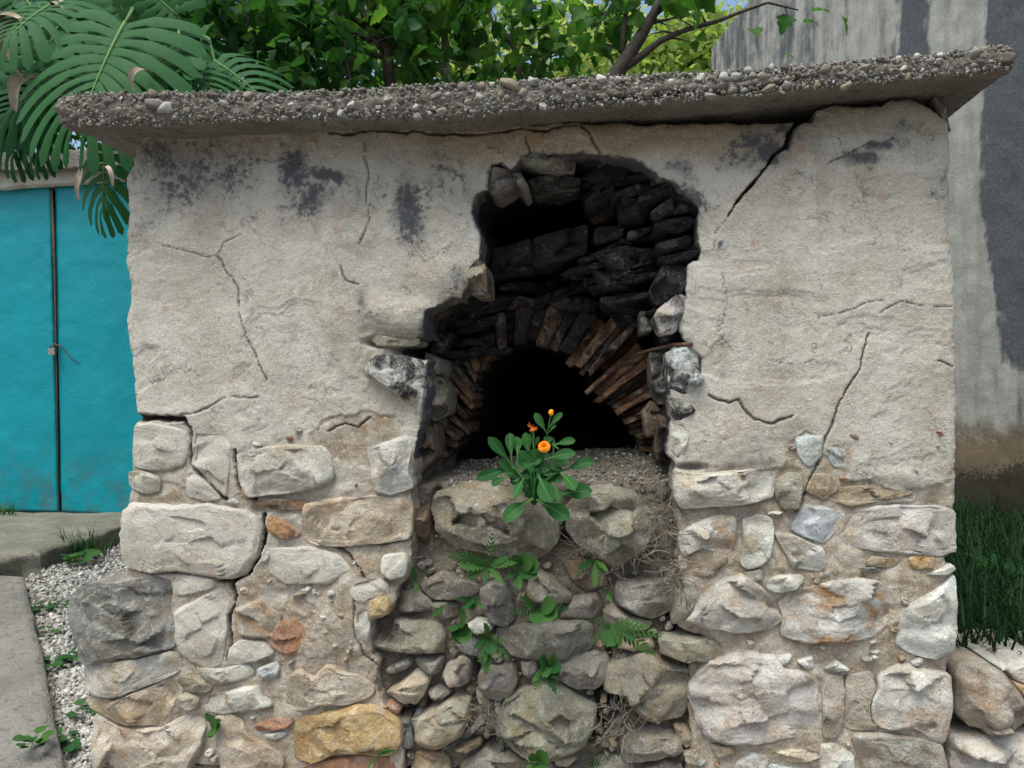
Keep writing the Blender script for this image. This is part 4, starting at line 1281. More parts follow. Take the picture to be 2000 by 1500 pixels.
def footing():
    # rubble foot of the wall, continuing below the picture down into the ground
    xs = np.arange(at(178, 1500)[0], at(1846, 1500)[0], 0.012)
    zs = np.arange(-0.40, at(1000, 1528)[2], 0.012)
    X, Z = np.meshgrid(xs, zs)
    Y = 0.015 - 0.030 * fbm(X * 9, Z * 12, 0, 131, 5) - 0.012 * fbm(X * 30, Z * 30, 0, 132, 3)
    n, k = X.shape
    idx = np.arange(n * k).reshape(n, k)
    q = np.stack([idx[:-1, :-1], idx[:-1, 1:], idx[1:, 1:], idx[1:, :-1]], -1).reshape(-1, 4)
    put("footing", mesh_np("footing", np.stack([X, Y, Z], -1).reshape(-1, 3), q, True, [M['rubble_earth']]), (0, 0, 0), hut)
    r_ = np.random.RandomState(8)
    px = 180
    foot = bpy.data.objects["footing"]
    for row, h in ((1590, 55), (1710, 60), (1830, 60)):
        px = 150
        while px < 1840:
            w = r_.uniform(90, 190)
            poly = [(px + 8, row - h * r_.uniform(.7, 1)), (px + w * .5, row - h * r_.uniform(.85, 1.05)), (px + w - 8, row - h * r_.uniform(.7, 1)), (px + w - 4, row + r_.uniform(-10, 20)), (px + w - 14, row + h * r_.uniform(.6, .95)), (px + w * .4, row + h * r_.uniform(.8, 1)), (px + 10, row + h * r_.uniform(.6, .95))]
            rock(foot, poly, 0.01, 0.03, ['LG', 'CR', 'GR', 'TN', 'WG'][r_.randint(5)], .3, deep=.06, res=.55)
            px += w + 6
footing()

# ---------------------------------------------------------------- concrete roof slab with exposed pebbles
TOPR = [(100,196),(118,192),(150,185),(300,180),(500,180),(650,177),(780,169),(900,164),(1000,159),(1100,153),(1200,147),(1300,144),(1400,139),(1500,132),(1600,125),(1700,117),(1800,109),(1900,98),(1960,92),(1990,100)]
BOTR = [(100,244),(118,246),(200,247),(300,246),(450,239),(600,233),(750,233),(880,233),(960,226),(1020,215),(1100,212),(1200,206),(1300,201),(1400,192),(1500,186),(1600,172),(1700,163),(1800,155),(1900,146),(1990,136)]
SY = -0.11
def edge_z(x, tab):
    P = np.array([at(px, py, SY) for px, py in tab])
    return np.interp(x, P[:, 0], P[:, 2])
SX0, SX1 = at(121, 200, SY)[0], at(1978, 110, SY)[0]
def slab_d(X, Y, Z):
    return 0.011 * fbm(X * 6, Y * 6, Z * 6, 201, 5)

def roof():
    xs = np.arange(SX0, SX1, 0.0052)
    zt, zb = edge_z(xs, TOPR), edge_z(xs, BOTR)
    prof = []   # (kind, parameter)
    yb = np.concatenate([np.linspace(1.9, 0.1, 14), np.linspace(0.06, -0.095, 22)])
    rowsY, rowsZ, NY, NZ = [], [], [], []
    for y in yb:
        rowsY.append(np.full(len(xs), y)); rowsZ.append(zt); NY.append(0); NZ.append(1)
    for t in np.linspace(0.04, 0.96, 22):
        bulge = 0.010 * math.sin(math.pi * t)
        rowsY.append(np.full(len(xs), SY - bulge)); rowsZ.append(zt * (1 - t) + zb * t); NY.append(-1); NZ.append(0)
    for y in np.concatenate([np.linspace(-0.098, 0.04, 24), np.linspace(0.08, 1.9, 14)]):
        rowsY.append(np.full(len(xs), y)); rowsZ.append(zb + 0.010 * np.clip((y - SY) / 0.1, 0, 1)); NY.append(0); NZ.append(-1)
    Y, Z = np.array(rowsY), np.array(rowsZ)
    X = np.repeat(xs[None], len(Y), 0)
    NY, NZ = np.array(NY)[:, None], np.array(NZ)[:, None]
    d = slab_d(X, Y, Z) + 0.008 * fbm(X * 28, Y * 28, Z * 28, 202, 4, 0.6) + 0.004 * fbm(X * 95, Y * 95, Z * 95, 203, 3)
    und = (NZ < 0)
    d = np.where(und, d * 0.45, d)
    # long horizontal delamination cracks in the edge
    PX, PY = pix(np.stack([X, Y, Z], -1))
    for pts in ([(1120,205),(1150,196),(1250,186),(1340,181),(1420,180),(1500,166),(1600,150)], [(1145,200),(1160,225),(1150,240)], [(1075,190),(1105,210)]):
        q, _ = dline(PX, PY + 3 * fbm(X * 30, Z * 30, 0, 205, 2), pts)
        d = d - 0.020 * np.clip(1 - q / 6.0, 0, 1) * (NY < 0)
    Y = Y + NY * d
    Z = Z + NZ * d
    X = X + 0.010 * fbm(Y * 14, Z * 14, X * 0, 207, 3) * ((np.abs(X - SX0) < 0.03) | (np.abs(X - SX1) < 0.03))
    k, n = X.shape
    V = np.stack([X, Y, Z], -1).reshape(-1, 3)
    idx = np.arange(k * n).reshape(k, n)
    a = np.concatenate([idx, idx[:1]])
    q = np.stack([a[:-1, :-1], a[:-1, 1:], a[1:, 1:], a[1:, :-1]], -1).reshape(-1, 4)[:, ::-1]
    # rough end faces
    ends = []
    VV = [V]
    base = len(V)
    for col_, s_ in ((0, -1), (n - 1, 1)):
        ring = idx[:, col_]
        prev = ring
        C = np.stack([V[ring, 1], V[ring, 2]], -1)
        zc = 0.5 * (zt[col_] + zb[col_])
        for f in (0.8, 0.5, 0.2, 0.0):
            yy = V[ring, 1]
            zz = zc + (V[ring, 2] - zc) * f
            xx = V[ring, 0] + s_ * (0.001 + 0.010 * fbm(yy * 16, zz * 16, 0.0, 209, 4) * (1 - f))
            VV.append(np.stack([xx, yy, zz], -1))
            cur = base + np.arange(k)
            base += k
            j = np.arange(k); jn = (j + 1) % k
            ends.append(np.stack([prev[j], prev[jn], cur[jn], cur[j]], -1)[:, ::-1 if s_ < 0 else 1])
            prev = cur
    V = np.concatenate(VV)
    return put("roof_slab", mesh_np("roof_slab", V, np.concatenate([q] + ends), True, [M['slab']]), (0, 0, 0), hut)
slab = roof()

# icosphere data
def ico(sub):
    import bmesh
    bm = bmesh.new()
    bmesh.ops.create_icosphere(bm, subdivisions=sub, radius=1.0)
    bm.verts.ensure_lookup_table()
    V = np.array([v.co[:] for v in bm.verts])
    Fc = np.array([[v.index for v in f.verts] for f in bm.faces])
    bm.free()
    return V, Fc
I1, I2, I3 = ico(1), ico(2), ico(3)

def pebble_variants(nm, base, n, mat, rough=0.22):
    out = []
    for k in range(n):
        V = base[0].copy()
        V *= (1 + rough * fbm(V[:, 0] * 1.3 + k * 9, V[:, 1] * 1.3, V[:, 2] * 1.3, 300 + k, 3))[:, None]
        # a few flats
        r_ = np.random.RandomState(k)
        for _ in range(5):
            nn = r_.randn(3); nn /= np.linalg.norm(nn)
            dd = V @ nn
            ex = np.maximum(dd - r_.uniform(0.6, 0.85), 0)
            V -= ex[:, None] * nn[None]
        out.append(mesh_np(nm, V, base[1], True, [mat]))
    return out
PV = pebble_variants("pebble", I3, 8, M['pebble'])

def slab_pebbles():
    r_ = np.random.RandomState(9)
    fixed = [(325,214,20,12,'w'),(310,205,26,10,'g'),(486,188,11,8,'t'),(215,200,14,9,'d'),(1000,168,26,9,'t'),(1174,156,11,8,'w'),(1311,161,9,7,'w'),(1414,150,11,8,'w'),(1437,151,12,8,'w'),
             (1467,149,9,6,'g'),(1508,132,6,8,'w'),(1754,118,9,7,'w'),(1763,136,8,5,'w'),(1815,122,7,6,'g'),(1650,170,14,6,'t'),(1500,173,14,7,'t'),(1388,188,14,6,'g'),(1900,108,16,9,'g'),(1958,120,14,12,'d'),
             (905,170,10,7,'g'),(852,190,14,6,'g'),(1020,185,12,9,'t'),(1040,160,9,8,'w'),(1095,172,12,9,'g'),(940,192,10,7,'w'),(762,195,13,8,'g')]
    pal = dict(w=(.46,.445,.41), g=(.27,.25,.22), t=(.29,.245,.185), d=(.15,.13,.11))
    lst = [(x, y, a, b, pal[c]) for x, y, a, b, c in fixed]
    ws = np.array([0.14, 0.34, 0.24, 0.28])
    while len(lst) < 270:
        px = r_.uniform(126, 1972)
        t = np.interp(px, *np.array(TOPR).T); bt = np.interp(px, *np.array(BOTR).T)
        v = r_.beta(1.0, 1.3)
        py = t + 2 + (bt - t - 5) * v
        a = 4.6 + 6.0 * r_.rand() ** 2.4
        b = a * r_.uniform(0.6, 0.95)
        if any(abs(px - q[0]) < (a + q[2]) * 0.85 and abs(py - q[1]) < (b + q[3]) * 0.85 for q in lst):
            continue
        c = pal['wgtd'[r_.choice(4, p=ws)]]
        lst.append((px, py, a, b, c))
    for px, py, a, b, c in lst:
        P = at(px, py, SY - 0.005)
        P[1] -= float(slab_d(P[0], SY, P[2]))
        s = 1 / 845.0
        o = put("pebble", PV[r_.randint(len(PV))], P + np.array([0, -0.006 * r_.rand(), 0]), slab, (*(np.array(c) * r_.uniform(.85, 1.1)), 1))
        o.rotation_euler = (r_.uniform(-.4, .4), r_.uniform(-.5, .5), r_.uniform(-.4, .4))
        o.scale = (a * s * 1.05, (a + b) * 0.5 * s * 0.9, b * s * 1.05)
slab_pebbles()

def scatter(name, base, P, R, mat, parent, seed, flat=0.75, loc=(0, 0, 0)):
    """many small stones joined in one mesh"""
    r_ = np.random.RandomState(seed)
    n = len(P)
    V0, F0 = base
    k = len(V0)
    var = []
    for i in range(10):
        v = V0 * (1 + 0.28 * (r_.rand(k, 1) - 0.5) * 2)
        var.append(v)
    var = np.array(var)
    A = var[r_.randint(10, size=n)]
    A = A * R[:, None, None] * np.stack([r_.uniform(.8, 1.3, n), r_.uniform(.8, 1.2, n), r_.uniform(flat - .2, flat + .15, n)], -1)[:, None, :]
    # random rotations
    q = r_.randn(n, 4)
    q /= np.linalg.norm(q, axis=1)[:, None]
    w, x, y, z = q.T
    Rm = np.stack([np.stack([1 - 2 * (y * y + z * z), 2 * (x * y - z * w), 2 * (x * z + y * w)], -1),
                   np.stack([2 * (x * y + z * w), 1 - 2 * (x * x + z * z), 2 * (y * z - x * w)], -1),
                   np.stack([2 * (x * z - y * w), 2 * (y * z + x * w), 1 - 2 * (x * x + y * y)], -1)], 1)
    A = np.einsum('nij,nkj->nki', Rm, A) + P[:, None, :]
    Fc = (F0[None] + (np.arange(n) * k)[:, None, None]).reshape(-1, 3)
    tone = np.repeat(np.clip(r_.rand(n) ** 1.4, 0, 1), k)
    return put(name, mesh_np(name, A.reshape(-1, 3), Fc, False, [mat], attrs={'tone': tone}), loc, parent, kind="stuff")

def slab_grit():
    r_ = np.random.RandomState(19)
    n = 7500
    px = r_.uniform(122, 1976, n)
    t = np.interp(px, *np.array(TOPR).T); bt = np.interp(px, *np.array(BOTR).T)
    v = r_.rand(n) ** 1.15
    py = t - 1 + (bt - t + 1) * v
    P = np.array([at(a, b, SY - 0.006) for a, b in zip(px, py)])
    P[:, 1] += r_.uniform(-0.006, 0.007, n) - slab_d(P[:, 0], SY, P[:, 2])
    R = (1.3 + 2.9 * r_.rand(n) ** 2.2) / 845.0
    # on the top edge and the right-hand end too
    m = 1600
    X = r_.uniform(SX0, SX1, m); Yt = r_.uniform(-0.10, 0.25, m)
    Pt = np.stack([X, Yt, edge_z(X, TOPR) + 0.002 + slab_d(X, Yt, edge_z(X, TOPR))], -1)
    scatter("aggregate", I1, np.concatenate([P, Pt]), np.concatenate([R, (2 + 4 * r_.rand(m) ** 2) / 845.0]), M['grit'], slab, 23)
slab_grit()
scatter("loose_grit", I1, SILL_GRIT[0], SILL_GRIT[1], M['grit'], sill, 29)

# piece of broken stone wedged under the slab at the right-hand corner
rock(front, [(1818,190),(1838,205),(1852,238),(1856,255),(1846,250),(1828,225)], 0.03, 0.02, 'GR', .2, deep=0.05)

# ================================================================== left: shed with turquoise doors, step, gravel, path
DYAW = YAW + math.radians(6.5)                    # the shed front is turned a little more
DN = np.array([math.sin(DYAW - YAW + 0.0), -math.cos(DYAW - YAW), 0.0])
DN = np.array([math.sin(math.radians(-6.5)) * -1.0, -math.cos(math.radians(6.5)), 0.0])
DP = at_depth(245, 1000, 4.6)
DT = np.array([-DN[1], DN[0], 0.0])               # along the front, to the right
def dhit(px, py, off=0.0):
    return hit(px, py, DP + DN * off, DN)
shed = thing("shed", (DP[0] - 0.6, DP[1] + 0.3, 0.3), "low shed with turquoise metal double doors under a white concrete lintel", "shed")

def prism(name, corners_front, thick, mats, parent, bev=0.0, kind=None):
    """quad given by four front corners (world), extruded away from the viewer along -DN"""
    P = [np.array(c) for c in corners_front]
    B = [p - DN * thick for p in P]
    me = mesh_py(name, P + B, [(0, 1, 2, 3), (7, 6, 5, 4), (0, 4, 5, 1), (1, 5, 6, 2), (2, 6, 7, 3), (3, 7, 4, 0)], False, mats)
    o = put(name, me, (0, 0, 0), parent)
    if bev:
        md = o.modifiers.new("bevel", 'BEVEL'); md.width = bev; md.segments = 2
    return o

def door_mat():
    m, nt, b = new_mat('turquoise_paint')
    g = NG(nt)
    v = g.obj()
    n1 = g.noise(v, 4, 5, 0.6)
    n2 = g.noise(v, 22, 6, 0.65, 1.5)
    n3 = g.noise(v, 70, 4, 0.6)
    c = g.mix(g.ramp(n1, 0.3, 0.7), (0.008, 0.20, 0.25), (0.010, 0.235, 0.285))
    c = g.mix(g.ramp(n2, 0.62, 0.78, 0, 0.35), c, (0.04, 0.31, 0.36))
    c = g.mix(g.ramp(g.noise(v, 30, 8, 0.75), 0.30, 0.36, 0.5, 0), c, (0.02, 0.10, 0.12))
    g.link(c, b.inputs["Base Color"])
    b.inputs["Roughness"].default_value = 0.42
    b.inputs["Specular IOR Level"].default_value = 0.4
    sep = g.n("ShaderNodeSeparateXYZ"); g.link(v, sep.inputs[0])
    gr = g.math('MULTIPLY', g.ramp(sep.outputs["Z"], 0.95, 0.40), g.ramp(g.noise(v, 9, 7, 0.72), 0.42, 0.66, 0, 0.8))
    nc = g.mix(gr, c, (0.055, 0.105, 0.105))
    rs = g.ramp(g.noise(v, 13, 9, 0.8), 0.67, 0.71, 0, 0.8)
    nc = g.mix(rs, nc, (0.10, 0.055, 0.03))
    g.link(nc, b.inputs["Base Color"])
    g.link(g.bump(n3, 0.12, 0.003, g.bump(n2, 0.35, 0.010)), b.inputs["Normal"])
    return m
M['door'] = door_mat()
def white_lintel():
    m, nt, b = new_mat('whitewashed_lintel')
    g = NG(nt)
    v = g.obj()
    n1 = g.noise(v, 6, 7, 0.7); n2 = g.noise(v, 40, 6, 0.7)
    c = g.mix(g.ramp(n1, 0.4, 0.65), (0.50, 0.475, 0.41), (0.34, 0.31, 0.25))
    c = g.mix(g.ramp(n2, 0.30, 0.45, 0.6, 0), c, (0.10, 0.085, 0.065))
    g.link(c, b.inputs["Base Color"])
    g.link(g.bump(n2, 0.5, 0.01), b.inputs["Normal"])
    return m
M['lintel'] = white_lintel()

def door_leaf(pxs):
    (a, b), (c, d) = pxs           # top-left, top-right / bottom-left, bottom-right
    tl, tr, bl, br = dhit(a[0], a[1]), dhit(b[0], b[1]), dhit(c[0], c[1]), dhit(d[0], d[1])
    nu, nv = 60, 110
    V = []
    for j in range(nv + 1):
        for i in range(nu + 1):
            u, v = i / nu, j / nv
            V.append((tl * (1 - u) + tr * u) * (1 - v) + (bl * (1 - u) + br * u) * v)
    V = np.array(V)
    s = V @ DT
    w = 0.006 * fbm(s * 3, V[:, 2] * 3, 0, 401, 4) + 0.0028 * fbm(s * 14, V[:, 2] * 14, 0, 402, 3)
    V = V + DN[None] * w[:, None]
    idx = np.arange((nu + 1) * (nv + 1)).reshape(nv + 1, nu + 1)
    q = np.stack([idx[:-1, :-1], idx[1:, :-1], idx[1:, 1:], idx[:-1, 1:]], -1).reshape(-1, 4)
    o = put("door_leaf", mesh_np("door_leaf", V, q, True, [M['door']]), (0, 0, 0), shed)
    md = o.modifiers.new("thick", 'SOLIDIFY'); md.thickness = 0.03; md.offset = -1 if True else 1
    return o
dl1 = door_leaf((((-190, 377), (97, 366)), ((-190, 994), (113, 1000))))
dl2 = door_leaf((((107, 365), (430, 345)), ((120, 1000), (430, 1016))))
def rivets():
    for leaf, px in ((dl1, (14, 20)), (dl2, (205, 212))):
        b_ = MB()
        for k in range(26):
            f = k / 25
            p = dhit(px[0] * (1 - f) + px[1] * f, 395 + 580 * f, 0.004)
            V0 = I1[0] * np.array([0.010, 0.005, 0.010]) + p
            b_.add(V0, [tuple(t) for t in I1[1]])
        put("rivet_row", b_.mesh("rivet_row", [M['door']]), (0, 0, 0), leaf, kind="stuff")
prism("gap_shade_panel", [dhit(-250, 380, -.10), dhit(-250, 1004, -.10), dhit(480, 1020, -.10), dhit(480, 340, -.10)], 0.05, [M['soot_and_gap_shade']], shed)  # dark panel added to stand for the shade inside, seen through the gap
# dark strip added for the shade in the gap between the leaves
b_ = MB(); b_.tube([dhit(101, 368, .006), dhit(107, 520, .008), dhit(110, 690, .008), dhit(116, 1000, .006)], [.009, .008, .005, .004], 6)
put("gap_shade_strip", b_.mesh("gap_shade_strip", [M['iron']]), (0, 0, 0), dl2)
b_ = MB()
c0 = dhit(102, 687, .035)
for dx in (-1,):
    x = DT * 0.019; z = np.array([0, 0, 0.021]); n = DN * 0.009
    V = [c0 + a * x + b * n + c * z for c in (-1, 1) for b in (-1, 1) for a in (-1, 1)]
    b_.add(V, [(0, 1, 3, 2), (4, 6, 7, 5), (0, 4, 5, 1), (2, 3, 7, 6), (0, 2, 6, 4), (1, 5, 7, 3)])
arc = [c0 + DT * 0.012 * math.cos(t) + np.array([0, 0, 0.020 + 0.022 * math.sin(t)]) for t in np.linspace(0, math.pi, 9)]
b_.tube(arc, .0035, 6, 1)
pl = put("padlock", b_.mesh("padlock", [M['padlock'], M['iron']], False, c0), c0, shed)
md = pl.modifiers.new("bevel", 'BEVEL'); md.width = 0.002; md.segments = 2
b_ = MB(); b_.tube([dhit(103, 672, .02), dhit(120, 676, .012), dhit(140, 700, .006), dhit(156, 712, .004)], [.006, .004, .002, .002], 5)
put("hasp", b_.mesh("hasp", [M['iron']]), (0, 0, 0), shed)
# lintel, roof edge, wall to the right of the doors
def rough_bar(name, tl, tr, br, bl, thick, mat, amp, seed, parent):
    nu, nv = 90, 10
    V, q = [], []
    rings = []
    tl, tr, br, bl = [np.array(p) for p in (tl, tr, br, bl)]
    prof = [(0, 0, 1), (0, .0, 0)]
    pts = []
    for i in range(nu + 1):
        u = i / nu
        t, b = tl * (1 - u) + tr * u, bl * (1 - u) + br * u
        row = [t - DN * thick]
        row += [t * (1 - k / nv) + b * (k / nv) for k in range(nv + 1)]
        row += [b - DN * thick]
        pts.append(row)
    V = np.array(pts)
    k = V.shape[1]
    s = V @ DT
    w = amp * fbm(s * 9, V[..., 2] * 9, 0, seed, 4) + amp * 0.4 * fbm(s * 40, V[..., 2] * 40, 0, seed + 1, 3)
    V = V + DN * w[..., None]
    V[..., 2] += 0.6 * w
    idx = np.arange((nu + 1) * k).reshape(nu + 1, k)
    a = np.concatenate([idx, idx[:, :1]], 1)
    q = np.stack([a[:-1, :-1], a[:-1, 1:], a[1:, 1:], a[1:, :-1]], -1).reshape(-1, 4)
    return put(name, mesh_np(name, V.reshape(-1, 3), q, True, [mat]), (0, 0, 0), parent)
rough_bar("lintel", dhit(-260, 338, .05), dhit(480, 316, .05), dhit(480, 334, .05), dhit(-260, 384, .05), .35, M['lintel'], .008, 410, shed)
rough_bar("roof_edge", dhit(-260, 304, .12), dhit(480, 282, .12), dhit(480, 318, .12), dhit(-260, 340, .12), 1.6, M['concrete'], .014, 420, shed)
b_ = MB()
A_, B_ = dhit(-300, 1000, -.18), dhit(500, 1000, -.18)
for (a, b) in ((A_, B_),):
    t = DN * -1.4
    V = [a, b, b + t, a + t]
    V = [np.array([p[0], p[1], 0.25]) for p in V] + [np.array([p[0], p[1], 2.35]) for p in V]
    b_.add(V, [(0, 3, 2, 1), (4, 5, 6, 7), (0, 1, 5, 4), (1, 2, 6, 5), (2, 3, 7, 6), (3, 0, 4, 7)])
put("shed_wall", b_.mesh("shed_wall", [M['concrete']], False), (0, 0, 0), shed)

# the concrete step in front of the doors (broken front edge)
STEPZ = DP[2] - 0.004
def at_z(px, py, z):
    d = ray(px, py)
    return CAM + d * ((z - CZ) / d[2])
def step():
    edge = [(-260, 1120), (-120, 1108), (0, 1092), (40, 1082), (78, 1078), (110, 1066), (160, 1052), (205, 1040), (245, 1028), (330, 1010)]
    E = [at_z(px, py, STEPZ) for px, py in edge]
    dense = []
    for i in range(len(E) - 1):
        for t in np.linspace(0, 1, 14, endpoint=False):
            dense.append(E[i] * (1 - t) + E[i + 1] * t)
    E = np.array(dense)
    back = np.array([dhit(px, 1000, -.05) for px in np.linspace(-330, 430, len(E))])
    back[:, 2] = STEPZ
    n = len(E)
    rows = []
    for f in np.linspace(1, 0, 26):
        r = back * f + E * (1 - f)
        rows.append(r)
    V = np.array(rows)
    V[..., 2] += 0.012 * fbm(V[..., 0] * 5, V[..., 1] * 5, 0, 431, 5)
    V[-1, :, 2] -= 0.012
    fr = []
    for k in range(1, 10):
        r = E.copy()
        r[:, 2] = STEPZ - 0.012 - 0.17 * k / 9
        r[:, 1] += -0.012 + 0.05 * fbm(E[:, 0] * 8, E[:, 1] * 8, k * 0.4, 432, 4) + 0.012 * k / 9
        fr.append(r)
    V = np.concatenate([V, np.array(fr)])
    a, b = V.shape[:2]
    idx = np.arange(a * b).reshape(a, b)
    q = np.stack([idx[:-1, :-1], idx[1:, :-1], idx[1:, 1:], idx[:-1, 1:]], -1).reshape(-1, 4)
    o = put("doorstep", mesh_np("doorstep", V.reshape(-1, 3), q, True, [M['step']]), (0, 0, 0))
    tag(o, "worn mossy concrete step with a crumbling edge below the turquoise doors", "step")
    return o
step()

def gz(px, py):                 # where a sight line meets the ground sheet
    d = 3.0
    for _ in range(60):
        z = float(ground_z(0, d))
        d2 = (CZ - z) / max((py - HZ) / F, 1e-3)
        d = 0.5 * d + 0.5 * d2
    return at_depth(px, py, d)

def path():
    E = [gz(48, 1152), gz(66, 1225), gz(86, 1320), gz(104, 1410), gz(122, 1500), gz(140, 1620)]
    dense = []
    for i in range(len(E) - 1):
        for t in np.linspace(0, 1, 16, endpoint=False):
            dense.append(E[i] * (1 - t) + E[i + 1] * t)
    E = np.array(dense)
    E[:, 0] += 0.008 * fbm(E[:, 1] * 14, E[:, 0] * 0, 0, 441, 4)
    rows = []
    H = 0.055
    for k in range(6):
        r = E.copy(); r[:, 2] += -0.03 + (H + 0.03) * k / 5
        r[:, 0] += 0.006 * (1 - k / 5) + (0.008 if k == 5 else 0) * -1
        rows.append(r)
    for f in np.linspace(0.03, 1, 26):
        r = E.copy()
        r[:, 0] -= f * 1.5
        r[:, 2] += H + 0.004
        rows.append(r)
    V = np.array(rows)
    V[6:, :, 2] += 0.006 * fbm(V[6:, :, 0] * 6, V[6:, :, 1] * 6, 0, 442, 5)
    a, b = V.shape[:2]
    # far end face
    far = V[:, 0].copy(); far2 = far.copy(); far2[:, 2] -= 0.09; far2[:, 1] += 0.006
    idx = np.arange(a * b).reshape(a, b)
    q = np.stack([idx[:-1, :-1], idx[1:, :-1], idx[1:, 1:], idx[:-1, 1:]], -1).reshape(-1, 4)
    VV = np.concatenate([V.reshape(-1, 3), far2])
    k = a * b + np.arange(a)
    q2 = np.stack([idx[:-1, 0], idx[1:, 0], k[1:], k[:-1]], -1)
    o = put("path", mesh_np("path", VV, np.concatenate([q, q2]), True, [M['concrete']]), (0, 0, 0), kind="structure")
    o["label"] = "grey concrete path slab edge beside the white gravel strip"
path()

def gravel():
    r_ = np.random.RandomState(77)
    poly = [(-60,1150),(45,1130),(90,1105),(180,1070),(240,1035),(330,1030),(330,1520),(130,1520),(118,1480),(60,1170),(40,1140)]
    P, R = [], []
    n = 0
    while n < 9000:
        px, py = r_.uniform(-60, 330, 4000), 1030 + 490 * r_.rand(4000) ** 1.0
        ok = sdpoly(px, py, poly) > 0
        for a, b in zip(px[ok], py[ok]):
            p = gz(a, b) if False else None
            P.append((a, b)); n += 1
    P = np.array(P)
    # solve the ground intersection for all at once
    d = np.full(len(P), 3.0)
    for _ in range(60):
        d = 0.5 * d + 0.5 * (CZ - ground_z(0, d)) / ((P[:, 1] - HZ) / F)
    t = (P[:, 0] - CX) / F
    W = np.stack([-d * ST + t * d * CT, -DIST + d * CT + t * d * ST, ground_z(0, d) - 0.014], -1)
    W[:, 2] += r_.uniform(0, 0.012, len(W))
    R = 0.0045 + 0.0075 * r_.rand(len(W)) ** 1.8
    o = scatter("gravel", I1, W, R, M['gravel'], None, 78, 0.7)
    tag(o, "strip of loose white gravel beside the hut wall", "gravel", kind="stuff")
gravel()

# ================================================================== right: house wall, grass terrace, retaining wall
HA = np.array(camxy(2.16, 8.0) + (0,)); HBn = np.array(camxy(2.72, 3.2) + (0,))
HDIR = (HBn - HA) / np.linalg.norm(HBn - HA)
HN = np.array([HDIR[1], -HDIR[0], 0.0])
if np.dot(HN, CAM - HA) < 0:
    HN = -HN
def house_mat():
    m, nt, b = new_mat('stained_white_wall')
    g = NG(nt)
    v = g.obj()
    mould, damp, moss = g.attr('mould'), g.attr('damp'), g.attr('moss')
    mp = g.n("ShaderNodeMapping"); mp.inputs["Scale"].default_value = (5, 5, 0.7)
    g.link(v, mp.inputs[0])
    st = g.noise(mp.outputs[0], 2.2, 7, 0.65)
    n1 = g.noise(v, 7, 7, 0.7); n2 = g.noise(v, 60, 5, 0.75)
    c = g.mix(g.ramp(n1, 0.35, 0.65), (0.385, 0.375, 0.345), (0.30, 0.29, 0.262))
    c = g.mix(g.ramp(st, 0.42, 0.66, 0, 0.6), c, (0.25, 0.235, 0.19))
    f = g.math('ADD', mould, g.math('ADD', g.math('MULTIPLY', g.math('SUBTRACT', n1, 0.5), 0.7), g.math('MULTIPLY', g.math('SUBTRACT', st, 0.5), 1.1)))
    mcol = g.mix(g.ramp(n2, 0.42, 0.75, 0, 0.6), (0.060, 0.066, 0.076), (0.15, 0.16, 0.172))
    c = g.mix(g.ramp(f, 0.22, 0.74, 0, 0.92), c, mcol)
    f2 = g.math('ADD', damp, g.math('ADD', g.math('MULTIPLY', g.math('SUBTRACT', n1, 0.5), 1.2), g.math('MULTIPLY', g.math('SUBTRACT', n2, 0.5), 0.8)))
    c = g.mix(g.ramp(f2, 0.25, 0.9, 0, 0.85), c, (0.145, 0.098, 0.050))
    f3 = g.math('ADD', moss, g.math('MULTIPLY', g.math('SUBTRACT', n2, 0.5), 2.2))
    c = g.mix(g.ramp(f3, 0.35, 0.75, 0, 0.9), c, (0.030, 0.027, 0.020))
    g.link(c, b.inputs["Base Color"])
    g.link(g.bump(n2, 0.45, 0.008, g.bump(n1, 0.5, 0.02)), b.inputs["Normal"])
    return m
M['house'] = house_mat()
